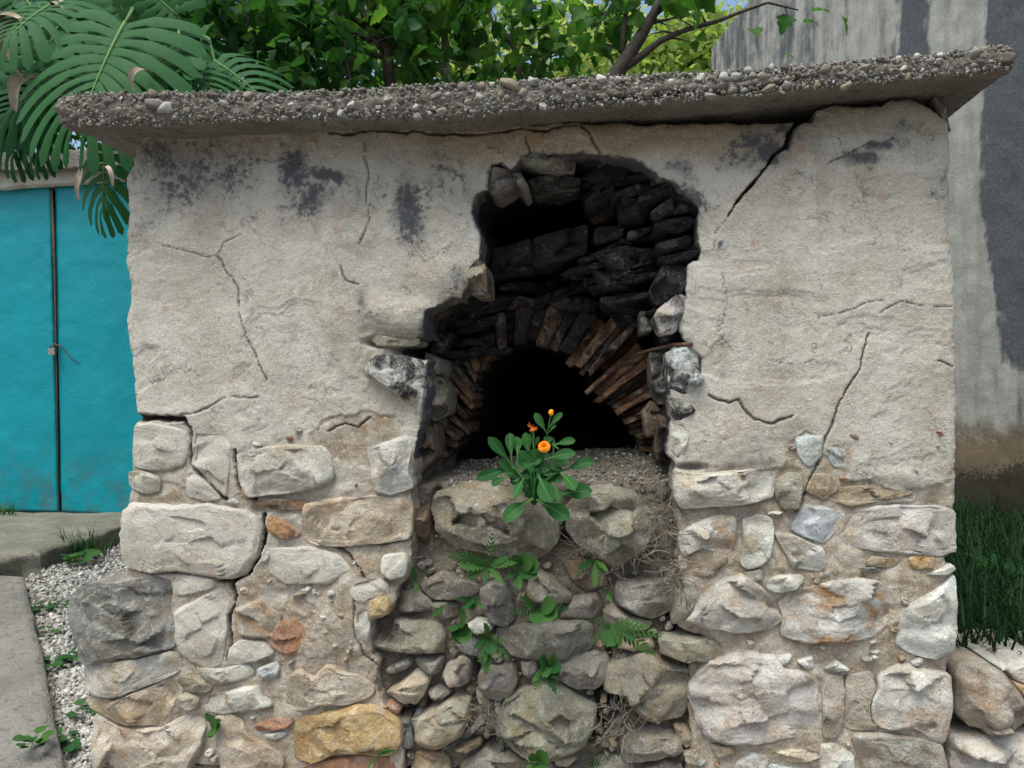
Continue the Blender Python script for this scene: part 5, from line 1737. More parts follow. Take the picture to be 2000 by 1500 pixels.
def house():
    h = thing("house", (HA[0], HA[1], 0.2), "tall old house wall with white paint and black streaks of mould", "house")
    L = np.linalg.norm(HBn - HA) + 1.2
    us = np.arange(0, L, 0.02)
    top = 3.75 + CZ
    zs = np.arange(0.1, top, 0.02)
    U, Z = np.meshgrid(us, zs)
    W = HA[None, None] + HDIR * U[..., None]
    W = np.array(W); W[..., 2] = Z
    # worn, rounded top corner of the far end
    PX, PY = pix(W)
    w = 0.02 * fbm(U * 1.5, Z * 1.5, 0, 501, 4) + 0.004 * fbm(U * 12, Z * 12, 0, 502, 3)
    W = W + HN * w[..., None]
    def strip(c, hw, e): return sstep(hw + e, hw - e, np.abs(PX - c))
    wob = 20 * fbm(U * 2, Z * 1.6, 0, 503, 5) + 22 * fbm(U * 11, Z * 5, 0, 504, 5, 0.65)
    PXw = PX + wob
    def band(a, b, e=9):
        e = e * 1.9
        return sstep(a - e, a + e, PXw) * sstep(b + e, b - e, PXw)
    mould = 0.10 + 0.22 * fbm(U * 3, Z * 0.8, 0, 506, 5) + 0.16 * fbm(U * 9, Z * 5, 0, 507, 5, 0.6)
    above = sstep(230, 190, PY)
    mould = np.maximum(mould, 0.58 * band(1340, 1490, 16) + 0.2 * fbm(U * 6, Z * 1.5, 0, 508, 5))
    mould = np.maximum(mould, 0.50 * band(1490, 1600, 20) + 0.2 * fbm(U * 6, Z * 1.5, 0, 509, 5))
    mould = np.maximum(mould, 0.30 * band(1600, 1690, 16))
    mould = np.maximum(mould, 0.95 * band(1752, 1808, 9) * sstep(560, 200, PY))
    xl = np.interp(PY, [0, 60, 200, 350, 480, 600, 700, 760], [1919, 1919, 1917, 1912, 1925, 1950, 1960, 1990])
    mould = np.maximum(mould, 1.0 * sstep(-16, 16, PXw - xl) * sstep(770, 700, PY + 30 * fbm(U * 5, Z * 5, 0, 505, 3)))
    mould = np.maximum(mould, 0.3 * sstep(700, 800, PY) * sstep(1900, 1980, PXw))
    mould = mould - 0.9 * sstep(2080, 2160, PXw) * sstep(-.1, .35, fbm(U * 2.2, Z * .5, 0, 511, 5)) * sstep(2050, 2100, PX)
    damp = sstep(740, 940, PY) * 1.25
    moss = sstep(870, 1000, PY) * 1.5 + 0.35 * sstep(820, 950, PY) * sstep(1940, 2000, PX)
    n, k = U.shape
    idx = np.arange(n * k).reshape(n, k)
    q = np.stack([idx[:-1, :-1], idx[:-1, 1:], idx[1:, 1:], idx[1:, :-1]], -1).reshape(-1, 4)
    put("wall", mesh_np("wall", W.reshape(-1, 3), q, True, [M['house']], attrs=dict(mould=mould.ravel(), damp=damp.ravel(), moss=moss.ravel())), (0, 0, 0), h)
    b_ = MB()
    A, B = HA - HN * 0.03, HA + HDIR * L - HN * 0.03
    t = -HN * 3.0
    V = [A, B, B + t, A + t]
    V = [np.array([p[0], p[1], 0.0]) for p in V] + [np.array([p[0], p[1], top - .02]) for p in V]
    b_.add(V, [(0, 3, 2, 1), (4, 5, 6, 7), (0, 1, 5, 4), (1, 2, 6, 5), (2, 3, 7, 6), (3, 0, 4, 7)])
    put("house_body", b_.mesh("house_body", [M['concrete']], False), (0, 0, 0), h)
house()

def terrace():
    # earth bank held by the retaining wall; x from the hut to the house
    xs = np.linspace(0.70, 4.0, 60)
    ys = np.linspace(0.16, 4.5, 60)
    X, Y = np.meshgrid(xs, ys)
    Z = 0.47 - 0.03 * (Y - 0.1) + 0.03 * fbm(X * 3, Y * 3, 0, 511, 4)
    Z[0] -= 0.03
    V = np.stack([X, Y, Z], -1)
    front_ = V[:1].copy(); front_[..., 2] = -0.3; front_[..., 1] += 0.0
    V = np.concatenate([front_, V])
    a, b = V.shape[:2]
    idx = np.arange(a * b).reshape(a, b)
    q = np.stack([idx[:-1, :-1], idx[:-1, 1:], idx[1:, 1:], idx[1:, :-1]], -1).reshape(-1, 4)
    o = put("terrace_ground", mesh_np("terrace_ground", V.reshape(-1, 3), q, True, [M['soil']]), (0, 0, 0), kind="structure")
    o["label"] = "dark soil terrace between the hut and the stained house wall"
terrace()
RW = thing("retaining_wall", (1.2, 0.1, 0.0), "low dry stone wall of big rough blocks right of the hut, below the grass", "wall")
for poly, y, c, ru, H in [
  ([(1852,1300),(1880,1288),(1925,1292),(1950,1308),(1978,1345),(1995,1380),(1990,1405),(1960,1418),(1915,1418),(1880,1405),(1856,1385)],.06,'WG',.35,.075),
  ([(1849,1430),(1900,1424),(2000,1428),(2080,1432),(2085,1500),(2075,1560),(1852,1560),(1847,1480)],.06,'LG',.3,.06),
  ([(1952,1300),(1985,1283),(2040,1285),(2070,1310),(2050,1335),(1990,1330),(1965,1318)],.09,'WT',.2,.06),
  ([(1968,1325),(2010,1335),(2060,1342),(2080,1400),(2050,1425),(2005,1418),(2000,1375)],.07,'OC',.7,.05),
  ([(1925,1288),(1948,1284),(1956,1298),(1944,1304)],.07,'LG',.2,.04),
  ([(2085,1290),(2180,1285),(2200,1400),(2100,1420)],.07,'LG',.2,.06),
  ([(2092,1430),(2220,1425),(2230,1560),(2090,1560)],.07,'WG',.2,.06)]:
    rock(RW, poly, y, H, c, ru, deep=0.22, edge=0.36, facets=8)
def rwback():
    A = [at(1846, 1290, .11), at(2260, 1290, .11), at(2260, 1580, .11), at(1846, 1580, .11)]
    n = 60
    V = []
    for j in range(n):
        for i in range(n):
            u, v = i / (n - 1), j / (n - 1)
            V.append((A[0] * (1 - u) + A[1] * u) * (1 - v) + (A[3] * (1 - u) + A[2] * u) * v)
    V = np.array(V)
    V[:, 1] += 0.02 * fbm(V[:, 0] * 12, V[:, 2] * 12, 0, 521, 4)
    idx = np.arange(n * n).reshape(n, n)
    q = np.stack([idx[:-1, :-1], idx[:-1, 1:], idx[1:, 1:], idx[1:, :-1]], -1).reshape(-1, 4)
    put("earth_fill", mesh_np("earth_fill", V, q, True, [M['rubble_earth']]), (0, 0, 0), RW)
rwback()

def blades(name, P, H, mat, seed, width=0.006, lean=0.5, parent=None, segs=4):
    r_ = np.random.RandomState(seed)
    n = len(P)
    az = r_.uniform(0, 2 * math.pi, n)
    ln = lean * r_.rand(n) + 0.1
    s = np.linspace(0, 1, segs + 1)
    dirx, diry = np.cos(az), np.sin(az)
    wx, wy = -diry, dirx
    V = np.zeros((n, segs + 1, 2, 3))
    for k, t in enumerate(s):
        off = (t ** 1.8) * ln * H * 1.3
        z = H * (t - 0.45 * ln * t ** 2.2)
        c = np.stack([P[:, 0] + dirx * off, P[:, 1] + diry * off, P[:, 2] + z], -1)
        w = width * (1 - t) ** 0.7 * 0.5 + 0.0004
        sd = np.stack([wx, wy, 0 * wx], -1) * w
        V[:, k, 0] = c - sd
        V[:, k, 1] = c + sd
    b = (np.arange(n) * (segs + 1) * 2)[:, None, None]
    base = np.array([[2 * k, 2 * k + 1, 2 * k + 3, 2 * k + 2] for k in range(segs)])[None]
    q = (b + base).reshape(-1, 4)
    return put(name, mesh_np(name, V.reshape(-1, 3), q, True, [mat]), (0, 0, 0), parent, kind="stuff")
def grass():
    r_ = np.random.RandomState(31)
    n = 11000
    x = r_.uniform(0.76, 2.9, n)
    y = 0.16 + 2.6 * r_.rand(n) ** 1.3
    z = 0.47 - 0.03 * (y - 0.1) - 0.01
    o = blades("grass", np.stack([x, y, z], -1), 0.11 + 0.20 * r_.rand(n), M['grass_blade'], 32, 0.007, 0.8)
    tag(o, "long dark green grass between the hut and the house wall", "grass", kind="stuff")
grass()

# ================================================================== foliage helpers
def basis(X, up):
    X = X / np.linalg.norm(X)
    Zv = up - X * np.dot(up, X)
    Zv /= np.linalg.norm(Zv) + 1e-9
    Yv = np.cross(Zv, X)
    return np.stack([X, Yv, Zv], 1)

def orient(o, B, s=1.0):
    m = Matrix([[B[0, 0], B[0, 1], B[0, 2]], [B[1, 0], B[1, 1], B[1, 2]], [B[2, 0], B[2, 1], B[2, 2]]])
    o.rotation_euler = m.to_euler()
    o.scale = (s, s, s) if not hasattr(s, '__len__') else s

def leaf_blade(name, mats, outline, fold=0.12, droop=0.25, wave=0.03, seed=0, nseg=12, rib=True):
    """leaf along +X, length 1; outline(t) gives half width"""
    r_ = np.random.RandomState(seed)
    V, Fc, Mx = [], [], []
    cols = [-1.0, -0.5, 0.0, 0.5, 1.0]
    for i in range(nseg + 1):
        t = i / nseg
        w = max(outline(t), 0.0)
        for c in cols:
            y = c * w
            z = fold * abs(y) - droop * t * t + wave * math.sin(t * 13 + c * 2 + seed) * abs(c)
            V.append((t, y, z))
    n = len(cols)
    for i in range(nseg):
        for j in range(n - 1):
            Fc.append((i * n + j, (i + 1) * n + j, (i + 1) * n + j + 1, i * n + j + 1))
            Mx.append(0)
    if rib and len(mats) > 1:
        b = len(V)
        pts = [(i / nseg * 0.92, 0, -droop * (i / nseg * .92) ** 2 + 0.006) for i in range(nseg + 1)]
        for i, p in enumerate(pts):
            w = 0.016 * (1 - 0.8 * i / nseg)
            V.append((p[0], -w, p[2])); V.append((p[0], w, p[2]))
        for i in range(nseg):
            Fc.append((b + 2 * i, b + 2 * i + 2, b + 2 * i + 3, b + 2 * i + 1)); Mx.append(1)
    return mesh_py(name, V, Fc, True, mats, Mx)

def lobed(t):
    return 0.42 * math.sin(math.pi * min(1, t * 1.02) ** 0.62) ** 0.8 * (1 + 0.22 * math.cos(t * 21)) if t < 1 else 0
def ovate(t):
    return 0.36 * math.sin(math.pi * t ** 0.72) ** 0.9 if 0 < t < 1 else 0
def spat(t):
    return (0.045 + 0.19 * sstep(0.18, 0.72, t)) * math.sqrt(max(0, 1 - max(0, (t - 0.72) / 0.28) ** 2.2)) if t < 1 else 0
def serr(t):
    return (0.05 + 0.15 * math.sin(math.pi * min(1, t ** 1.2))) * (0.72 + 0.28 * math.cos(t * 44)) * (1 if t < .97 else .3) if t < 1 else 0
def roundl(t):
    return 0.03 if t < 0.35 else 0.34 * math.sqrt(max(0, 1 - ((t - 0.67) / 0.33) ** 2))
TL = [leaf_blade("leaf", [M['tree_leaf']], lobed, 0.25, 0.3, 0.03, k, 14, False) for k in range(4)]
BL = [leaf_blade("leaf", [M['bush_leaf']], ovate if k % 2 else lobed, 0.25, 0.35, 0.03, k, 10, False) for k in range(4)]

def mesh_arrays(me):
    V = np.zeros(len(me.vertices) * 3); me.vertices.foreach_get("co", V)
    Fc = [tuple(p.vertices) for p in me.polygons]
    return V.reshape(-1, 3), np.array(Fc)

def rot_random(r_, n, droop=0.5):
    """random leaf bases: X points outward / down, Z mostly up"""
    az = r_.uniform(0, 2 * math.pi, n)
    el = r_.normal(-droop, 0.45, n)
    X = np.stack([np.cos(az) * np.cos(el), np.sin(az) * np.cos(el), np.sin(el)], -1)
    up = np.stack([r_.normal(0, .5, n), r_.normal(-0.25, .5, n), np.ones(n)], -1)
    Z = up - X * np.sum(up * X, 1)[:, None]
    Z /= np.linalg.norm(Z, axis=1)[:, None]
    Y = np.cross(Z, X)
    return np.stack([X, Y, Z], -1)

def crown_mass(name, P, S, B, meshes, mat, parent, simple=True):
    me = meshes[0]
    V0, F0 = mesh_arrays(me)
    if simple:          # fewer faces: diamond leaf with a fold
        V0 = np.array([(0, 0, 0), (.35, -.36, .05), (.75, -.25, -.06), (1, 0, -.28), (.75, .25, -.06), (.35, .36, .05), (.5, 0, -.06)], float)
        F0 = np.array([(0, 1, 6), (1, 2, 6), (2, 3, 6), (3, 4, 6), (4, 5, 6), (5, 0, 6)])
    n = len(P)
    A = np.einsum('nij,kj->nki', B, V0) * S[:, None, None] + P[:, None, :]
    Fc = (F0[None] + (np.arange(n) * len(V0))[:, None, None]).reshape(-1, F0.shape[1])
    return put(name, mesh_np(name, A.reshape(-1, 3), Fc, True, [mat]), (0, 0, 0), parent, kind="stuff")

def in_frame(P, m=20):
    px, py = pix(P)
    return (px > -m) & (px < 2000 + m) & (py > -m) & (py < 330)

def branch_out(b_, pts, rad, r_, n, length, tips, up=0.35):
    """secondary branches from a polyline; collects tips where leaves hang"""
    pts = [np.array(p, float) for p in pts]
    b_.tube(pts, rad, 7)
    for k in range(n):
        f = r_.uniform(0.25, 1.0) * (len(pts) - 1)
        i = min(int(f), len(pts) - 2)
        p = pts[i] * (1 - (f - i)) + pts[i + 1] * (f - i)
        d = r_.normal(0, 1, 3); d[2] = abs(d[2]) * up + 0.1
        d /= np.linalg.norm(d)
        q = [p]
        L = length * r_.uniform(0.5, 1.1)
        for s in range(4):
            d = d + r_.normal(0, .22, 3); d[2] -= 0.05; d /= np.linalg.norm(d)
            q.append(q[-1] + d * L / 4)
            tips.append(q[-1])
        r0 = np.interp(f, range(len(rad)), rad) * 0.5
        b_.tube(q, [r0, r0 * .75, r0 * .5, r0 * .35, .0015], 5)

TRUNKS = [[(762,168),(757,95),(745,75),(716,52),(706,10)],[(716,52),(690,36),(650,24)],[(1016,160),(1000,85),(985,62),(960,40)],[(1190,150),(1225,112),(1252,70),(1275,30)],[(1245,115),(1290,80),(1340,58),(1400,42)],[(872,160),(868,60)]]
def clear_of_trunks(P, r_):
    px, py = pix(P)
    bad = np.zeros(len(P), bool)
    for t in TRUNKS:
        bad |= (dline(px, py, t)[0] < 26) & (P[:, 1] < 2.95)
    return ~(bad & (r_.rand(len(P)) < .82))

def tree(label, stems, cat, crown, nleaf, size, meshes, mat, bark, seed, nb, blen, mass, base_xy, group=None, name="tree", clump=0.16, objs=250, zmin=1.75):
    r_ = np.random.RandomState(seed)
    root = thing(name, (base_xy[0], base_xy[1], 0.32), label, cat, group)
    b_ = MB()
    tips = []
    for pts, rad in stems:
        branch_out(b_, pts, rad, r_, nb, blen, tips)
    put("trunk", b_.mesh("trunk", [bark], origin=(base_xy[0], base_xy[1], .32)), (base_xy[0], base_xy[1], .32), root)
    C, Rr = crown
    C = np.array(C); Rr = np.array(Rr)
    # clump centres: branch tips plus points spread through the crown
    cl = []
    for t in tips:
        cl.append(t)
    while len(cl) < len(tips) + 70:
        u = r_.uniform(-1, 1, 3)
        if u @ u <= 1:
            cl.append(C + u * Rr)
    cl = np.array(cl)
    n = nleaf + mass
    P = cl[r_.randint(len(cl), size=n)] + r_.normal(0, clump, (n, 3)) * np.array([1, 1, .75])
    P = P[P[:, 2] > zmin]
    P = P[clear_of_trunks(P, r_)]
    B = rot_random(r_, len(P))
    S = size * r_.uniform(0.6, 1.25, len(P))
    vis = np.where(in_frame(P))[0]
    d = np.linalg.norm(P[vis] - CAM, axis=1)
    sel = vis[np.argsort(d)][:objs]
    rest = np.setdiff1d(np.arange(len(P)), sel)
    for i in sel:
        o = put("leaf", meshes[r_.randint(len(meshes))], P[i], root)
        orient(o, B[i], S[i])
    if len(rest):
        crown_mass("crown", P[rest], S[rest], B[rest], meshes, mat, root)
    return root

# ================================================================== trees behind the hut
y = 2.3
tree("bushy tree with a dark forked trunk rising behind the middle of the roof slab", [
     ([at(772,300,y), at(762,168,y), at(757,95,y), at(745,75,y), at(716,52,y), at(706,10,y), at(700,-120,y)], [.034,.032,.030,.028,.022,.018,.01]),
     ([at(716,52,y), at(690,36,y+.05), at(650,24,y+.1), at(600,-20,y+.1)], [.020,.015,.012,.008]),
     ([at(757,95,y), at(800,60,y-.05), at(840,10,y), at(860,-80,y)], [.018,.014,.010,.006])], "tree",
     ((at(680,20,2.4)), (.85, .6, .5)), 820, .108, TL, M['tree_leaf'], M['bark'], 11, 13, .5, 500, at(772,300,2.3)[:2], "trees behind the hut")
y = 2.9
tree("slender tree with a thin curving trunk behind the slab, left of the leaning one", [
     ([at(1022,300,y), at(1016,160,y), at(1012,115,y), at(1000,85,y), at(985,62,y), at(960,40,y), at(940,-60,y)], [.024,.022,.020,.018,.016,.014,.008]),
     ([at(1050,160,y), at(1062,120,y), at(1085,95,y), at(1075,40,y), at(1072,-60,y)], [.014,.012,.010,.009,.006])], "tree",
     ((at(960,20,3.0)), (.65, .5, .5)), 300, .108, TL, M['tree_leaf'], M['bark'], 12, 9, .45, 60, at(1022,300,2.9)[:2], "trees behind the hut")
y = 2.5
tree("tree with a thick leaning trunk and a long bough reaching right to the house wall", [
     ([at(1150,260,y), at(1200,150,y), at(1225,112,y), at(1252,70,y), at(1275,30,y), at(1300,-20,y), at(1320,-120,y)], [.055,.050,.042,.036,.028,.022,.012]),
     ([at(1205,142,y), at(1245,115,y), at(1290,80,y), at(1340,58,y), at(1400,42,y), at(1450,22,y), at(1500,5,y), at(1560,20,y)], [.030,.024,.018,.014,.012,.010,.008,.003]),
     ([at(1218,120,y), at(1217,60,y), at(1226,10,y), at(1230,-60,y)], [.018,.015,.012,.006]),
     ([at(1160,50,y), at(1180,32,y), at(1210,5,y), at(1260,-50,y)], [.012,.011,.009,.005]),
     ([at(1268,40,y), at(1310,5,y), at(1350,-40,y)], [.012,.010,.006])], "tree",
     ((at(1200,-30,2.6)), (.42, .45, .34)), 215, .105, TL, M['tree_leaf'], M['bark'], 13, 6, .28, 0, at(1150,260,2.5)[:2], "trees behind the hut", clump=.10)
y = 1.95
tree("dense dark leafy bush between the split-leaf plant and the forked tree", [
     ([at(440,330,y), at(450,170,y), at(470,90,y), at(500,-20,y)], [.020,.018,.014,.008]),
     ([at(440,330,y), at(380,120,y), at(350,-10,y)], [.018,.014,.008]),
     ([at(690,330,y), at(685,165,y), at(676,110,y), at(670,20,y)], [.012,.010,.008,.004])], "bush",
     ((at(500,60,2.1)), (.62, .4, .5)), 950, .092, BL, M['bush_leaf'], M['bark'], 14, 16, .4, 700, at(440,330,1.95)[:2], name="bush")
tree("undergrowth bush low behind the slab under the slender tree", [
     ([at(880,330,2.5), at(872,160,2.5), at(868,60,2.6), at(862,-60,2.6)], [.026,.024,.022,.016])], "bush",
     ((at(850,110,2.8)), (.7, .35, .2)), 200, .10, BL, M['bush_leaf'], M['pale_bark'], 15, 10, .35, 100, at(880,330,2.5)[:2], name="bush", objs=160)
# trees farther back; the paler leaf green carries painted sunlight
for (px, py, yy, rx, rz, n, sd, lab) in [
    (1345, 135, 8.0, 1.0, .55, 4200, 21, "pale sunlit olive-like tree beside the corner of the house"),
    (1130, 150, 9.5, 2.2, .85, 4200, 22, "bright yellow-green tree far behind the leaning trunk"),
    (870, 70, 10.5, 1.6, 1.6, 4200, 23, "sunny light green tree far behind the slender trunk"),
    (560, 20, 9.0, 2.2, 2.3, 6500, 24, "tall green tree far behind the dark bush"),
    (250, 20, 8.5, 2.0, 2.2, 6500, 25, "light green tree far behind the split-leaf plant"),
    (-40, 60, 8.0, 1.6, 2.4, 3200, 26, "thin-leaved tree at the far left against the sky"),
    (1440, 120, 12.0, 1.2, .8, 2200, 27, "green tree farthest back, left of the house corner")]:
    c = at(px, py, yy)
    r_ = np.random.RandomState(sd)
    root = thing("tree", (c[0], c[1], 0.4), lab, "tree", "trees far behind the hut")
    b_ = MB(); tips = []
    branch_out(b_, [np.array([c[0], c[1], .3]), np.array([c[0] + .05, c[1], c[2] - rz * .7]), np.array([c[0] - .05, c[1], c[2]]), np.array([c[0], c[1], c[2] + rz * .7])], [.10, .08, .05, .015], r_, 26, min(rx, rz) * .8, tips, 0.35)
    put("trunk", b_.mesh("trunk", [M['bark']], origin=(c[0], c[1], .4)), (c[0], c[1], .4), root)
    cl = list(tips)
    while len(cl) < len(tips) + 120:
        u = r_.uniform(-1, 1, 3)
        if 0.2 < u @ u <= 1:
            cl.append(c + u * np.array([rx, rx * .8, rz]))
    cl = np.array(cl)
    P = cl[r_.randint(len(cl), size=n)] + r_.normal(0, .22, (n, 3))
    P = P[P[:, 2] > .9]
    crown_mass("crown", P, .12 * r_.uniform(.6, 1.3, len(P)), rot_random(r_, len(P)), TL, M['sunlit_leaf'] if sd in (21, 22, 23, 27) else M['tree_leaf'], root)

# ================================================================== split-leaf plant (left)
def split_leaf(n=9, ratio=1.2, curl=0.35, seed=0, mats=None):
    r_ = np.random.RandomState(seed)
    V, Fc, Mx = [], [], []
    half = ratio / 2
    m = 12
    tt = np.linspace(0, 1, m + 1)
    for side in (-1, 1):
        # dividing curves that run from the midrib to the margin; a lobe fills the space between two of them
        curves = []
        for i in range(n + 1):
            s = i / n
            ang = math.radians(128 - 112 * s ** 0.85 + r_.uniform(-3, 3))
            ln = half * (0.70 + 0.52 * math.sin(math.pi * (0.15 + 0.72 * s))) * (1 - 0.30 * max(0, s - .75) / .25)
            p = [np.array([0.02 + 0.93 * s, 0.0])]
            for k in range(m):
                a = ang - 0.42 * tt[k + 1]
                p.append(p[-1] + np.array([math.cos(a), math.sin(a)]) * ln / m)
            curves.append((np.array(p), ln))
        for i in range(n):
            (A, la), (B, lb) = curves[i], curves[i + 1]
            ln = 0.5 * (la + lb)
            gapw = r_.uniform(.10, .17)
            hole = r_.rand() < .75
            ext = r_.uniform(.0, .10)
            b = len(V)
            for k in range(m + 1):
                t = tt[k]
                g = 0.0
                if hole and .10 < t < .34: g = .14
                if t > .46: g = gapw * min(1, (t - .42) / .16)
                if t > .90: g = gapw + (.5 - gapw) * ((t - .90) / .10) ** 1.6 * .86
                P, Q = A[k] * (1 - g) + B[k] * g, A[k] * g + B[k] * (1 - g)
                if t > .6:
                    dirv = (A[k] + B[k] - A[k - 1] - B[k - 1]) * .5
                    P = P + dirv * ext * m * (t - .6); Q = Q + dirv * ext * m * (t - .6)
                cx = 0.5 * (P[0] + Q[0])
                dz = -curl * (t ** 1.8) * ln * 0.95 - 0.35 * curl * cx * abs(cx) + 0.09 * ln * math.sin(t * 2.4)
                C = .5 * (P + Q)
                V.append((P[0], side * P[1], dz - .006 * (t > .4)))
                V.append((C[0], side * C[1], dz + .012 * math.sin(math.pi * min(1, t * 1.2))))
                V.append((Q[0], side * Q[1], dz - .006 * (t > .4)))
            for k in range(m):
                for j in (0, 1):
                    q = (b + 3 * k + j, b + 3 * k + j + 1, b + 3 * k + j + 4, b + 3 * k + j + 3)
                    Fc.append(q if side > 0 else q[::-1])
                    Mx.append(0)
    mb = MB()
    mb.tube([(t, 0, -0.35 * curl * t * t + 0.004) for t in np.linspace(-0.02, 0.97, 10)], list(np.linspace(.017, .005, 10)), 6)
    b = len(V)
    V += [tuple(v) for v in mb.V]
    Fc += [tuple(i + b for i in f) for f in mb.Fc]
    Mx += [1] * len(mb.Fc)
    return mesh_py("leaf", V, Fc, True, mats, Mx)
SL = [split_leaf(11, 1.30, .25, 1, [M['split_leaf'], M['midrib']]), split_leaf(9, 1.15, .32, 2, [M['split_leaf'], M['midrib']]), split_leaf(8, 1.0, .5, 3, [M['split_leaf'], M['midrib']]), split_leaf(7, .75, .6, 4, [M['split_leaf'], M['midrib']])]
pr = at(300, 120, 2.05)
plant = thing("split_leaf_plant", (pr[0], pr[1], 0.33), "large tropical plant with deeply split hanging leaves left of the slab", "plant")
LEAVES = [ # base px, tip px, y base, y tip, variant, facing (towards camera, up)
 ((243,47),(150,215),.75,.55,0,(.15,-1,.55)),
 ((108,6),(0,58),.85,.60,1,(0,-1,.5)),
 ((205,100),(20,190),1.05,.85,1,(.1,-1,.6)),
 ((150,100),(-30,170),1.1,.9,0,(.1,-1,.6)),
 ((135,140),(-10,215),.95,.75,1,(.2,-1,.6)),
 ((75,190),(62,300),.85,.78,3,(.3,-1,.1)),
 ((30,180),(18,300),.9,.82,3,(.4,-1,.1)),
 ((350,100),(225,165),.80,.70,1,(-.1,-1,.8)),
 ((345,118),(425,170),.85,.75,2,(.1,-1,.8)),
 ((345,30),(250,-60),.95,.9,1,(0,-1,.3)),
 ((255,45),(190,-70),.95,.95,1,(.1,-1,.3)),
 ((300,60),(370,150),1.0,.9,2,(.2,-1,.4)),
 ((210,282),(186,405),.72,.62,3,(.15,-1,.2)),
 ((60,20),(-40,120),1.1,1.0,2,(.2,-1,.5)),
 ((420,120),(520,180),1.0,.9,2,(.1,-1,.6)),
 ((30,90),(-60,200),.9,.8,2,(.2,-1,.4)),
 ((120,40),(60,150),1.15,1.0,1,(.1,-1,.5)),
 ((30,-30),(130,110),1.2,1.1,0,(-.2,-1,.5)),
]
stem = MB()
for (bp, tp, yb, yt, v, face) in LEAVES:
    A, B = at(*bp, yb), at(*tp, yt)
    L = np.linalg.norm(B - A)
    o = put("leaf", SL[v], A, plant)
    orient(o, basis(B - A, np.array(face, float)), L)
    mid = (A + pr) / 2 + np.array([0, 0, .16])
    stem.tube([A, A * .75 + mid * .25 + np.array([0, .03, .07]), mid, pr + np.array([rnd.uniform(-.08, .08), 0, -.1])], [.006, .008, .010, .012], 6)
for pts, rad in (([np.array([pr[0], pr[1], .33]), np.array([pr[0] + .05, pr[1], 1.6]), pr], [.05, .045, .04]), ([np.array([pr[0] + .12, pr[1] + .1, .33]), at(352,130,2.1), at(325,45,2.1), at(300,-20,2.1)], [.05, .05, .045, .035]),
                 ([pr, pr * .5 + at(120, 190, 1.2) * .5, at(96, 205, 1.1)], [.012, .011, .008])):
    stem.tube(pts, rad, 8, 1 if rad[0] > .015 else 0)
put("stems", stem.mesh("stems", [M['midrib'], M['pale_bark']], origin=pr), pr, plant)
def strip_leaf(A, B, w, mat, twist, seed):
    V, Fc = [], []
    n = 10
    d = (B - A) / np.linalg.norm(B - A)
    side = np.cross(d, np.array([.2, -1, .3])); side /= np.linalg.norm(side)
    nr = np.cross(side, d)
    for i in range(n + 1):
        t = i / n
        c = A * (1 - t) + B * t + nr * 0.04 * math.sin(t * 3.1) + side * .012 * math.sin(t * 5 + seed)
        ww = w * (0.35 + 0.65 * math.sin(math.pi * min(1, .12 + t * .8)))
        sd = side * math.cos(twist * t) + nr * math.sin(twist * t)
        for k in (-1, 0, 1):
            V.append(c + sd * ww * k * .5 + nr * (abs(k) * ww * .35))
    for i in range(n):
        for k in range(2):
            Fc.append((i * 3 + k, i * 3 + 3 + k, i * 3 + 4 + k, i * 3 + 1 + k))
    o = put("dead_leaf", mesh_py("dead_leaf", [v - A for v in V], Fc, True, [mat]), A, plant)
    o["label"] = "dry brown dead leaf hanging from the plant"
for a, b, yy, w in [((75,150),(24,215),.75,.045),((62,40),(-5,100),.8,.05),((30,85),(46,160),.7,.018),((122,30),(142,20),.9,.05),((287,140),(262,178),.65,.022),((160,330),(162,392),.66,.018),((215,330),(222,365),.62,.018),((-5,60),(55,45),.78,.04)]:
    strip_leaf(at(*a, yy), at(*b, yy - .05), w, M['dry_leaf'], .8, int(a[0]))

# ================================================================== marigold on the sill
ML = [leaf_blade("leaf", [M['marigold_leaf'], M['midrib']], spat, .25, .18 + .1 * (k % 3), .012, k, 12, True) for k in range(4)]
def zz(x, y):
    return (900 + x / 5.557, 760 + y / 5.557)
RP = at(1043, 985, -0.055)
mg = thing("marigold", RP, "marigold with orange flowers and rounded green leaves growing from the sill", "flower")
MLV = [  # base, tip, width, y base, y tip
 ((560,830),(320,525),130,-.02,-.05),((555,790),(520,465),115,-.02,-.01),((615,770),(620,455),125,-.03,.01),((755,770),(690,478),110,-.02,-.03),
 ((575,850),(195,945),135,-.05,-.12),((600,930),(470,800),110,-.04,-.09),((690,960),(580,1085),110,-.06,-.12),((835,920),(945,1165),190,-.05,-.15),
 ((1090,890),(1415,765),130,-.04,-.07),((1000,610),(1212,535),100,.0,-.02),((900,770),(1165,655),130,-.04,-.08),((830,800),(690,812),85,-.05,-.10),
 ((1080,895),(1230,1045),135,-.05,-.12),((1040,1150),(1355,1070),190,-.06,-.11),((785,1185),(505,1340),170,-.07,-.13),((825,1200),(1145,1375),180,-.07,-.13),
 ((1025,1040),(1062,1195),95,-.06,-.11),((942,490),(815,275),95,.02,.0),((955,420),(1062,268),75,.02,.0),((905,650),(960,495),100,.01,.03),
 ((510,960),(320,1015),110,-.05,-.05),((1060,650),(930,520),120,.02,.03),((960,470),(1015,375),50,.02,.01),((790,640),(740,485),55,-.02,-.02),((800,640),(838,520),50,-.02,-.03),
 ((700,1130),(590,1080),90,-.05,-.06),((930,1090),(880,1010),90,-.05,-.03)]
_r = random.Random(4)
for k in range(36):
    t = _r.uniform(0, 2 * math.pi); L_ = _r.uniform(150, 260)
    cx_, cy_ = 800 + _r.uniform(-130, 130), 930 + _r.uniform(-130, 110)
    MLV.append(((cx_, cy_), (cx_ + L_ * math.cos(t), cy_ - abs(L_ * math.sin(t)) * _r.choice((1, 1, -.8))), _r.uniform(85, 130), -.03, -.05))
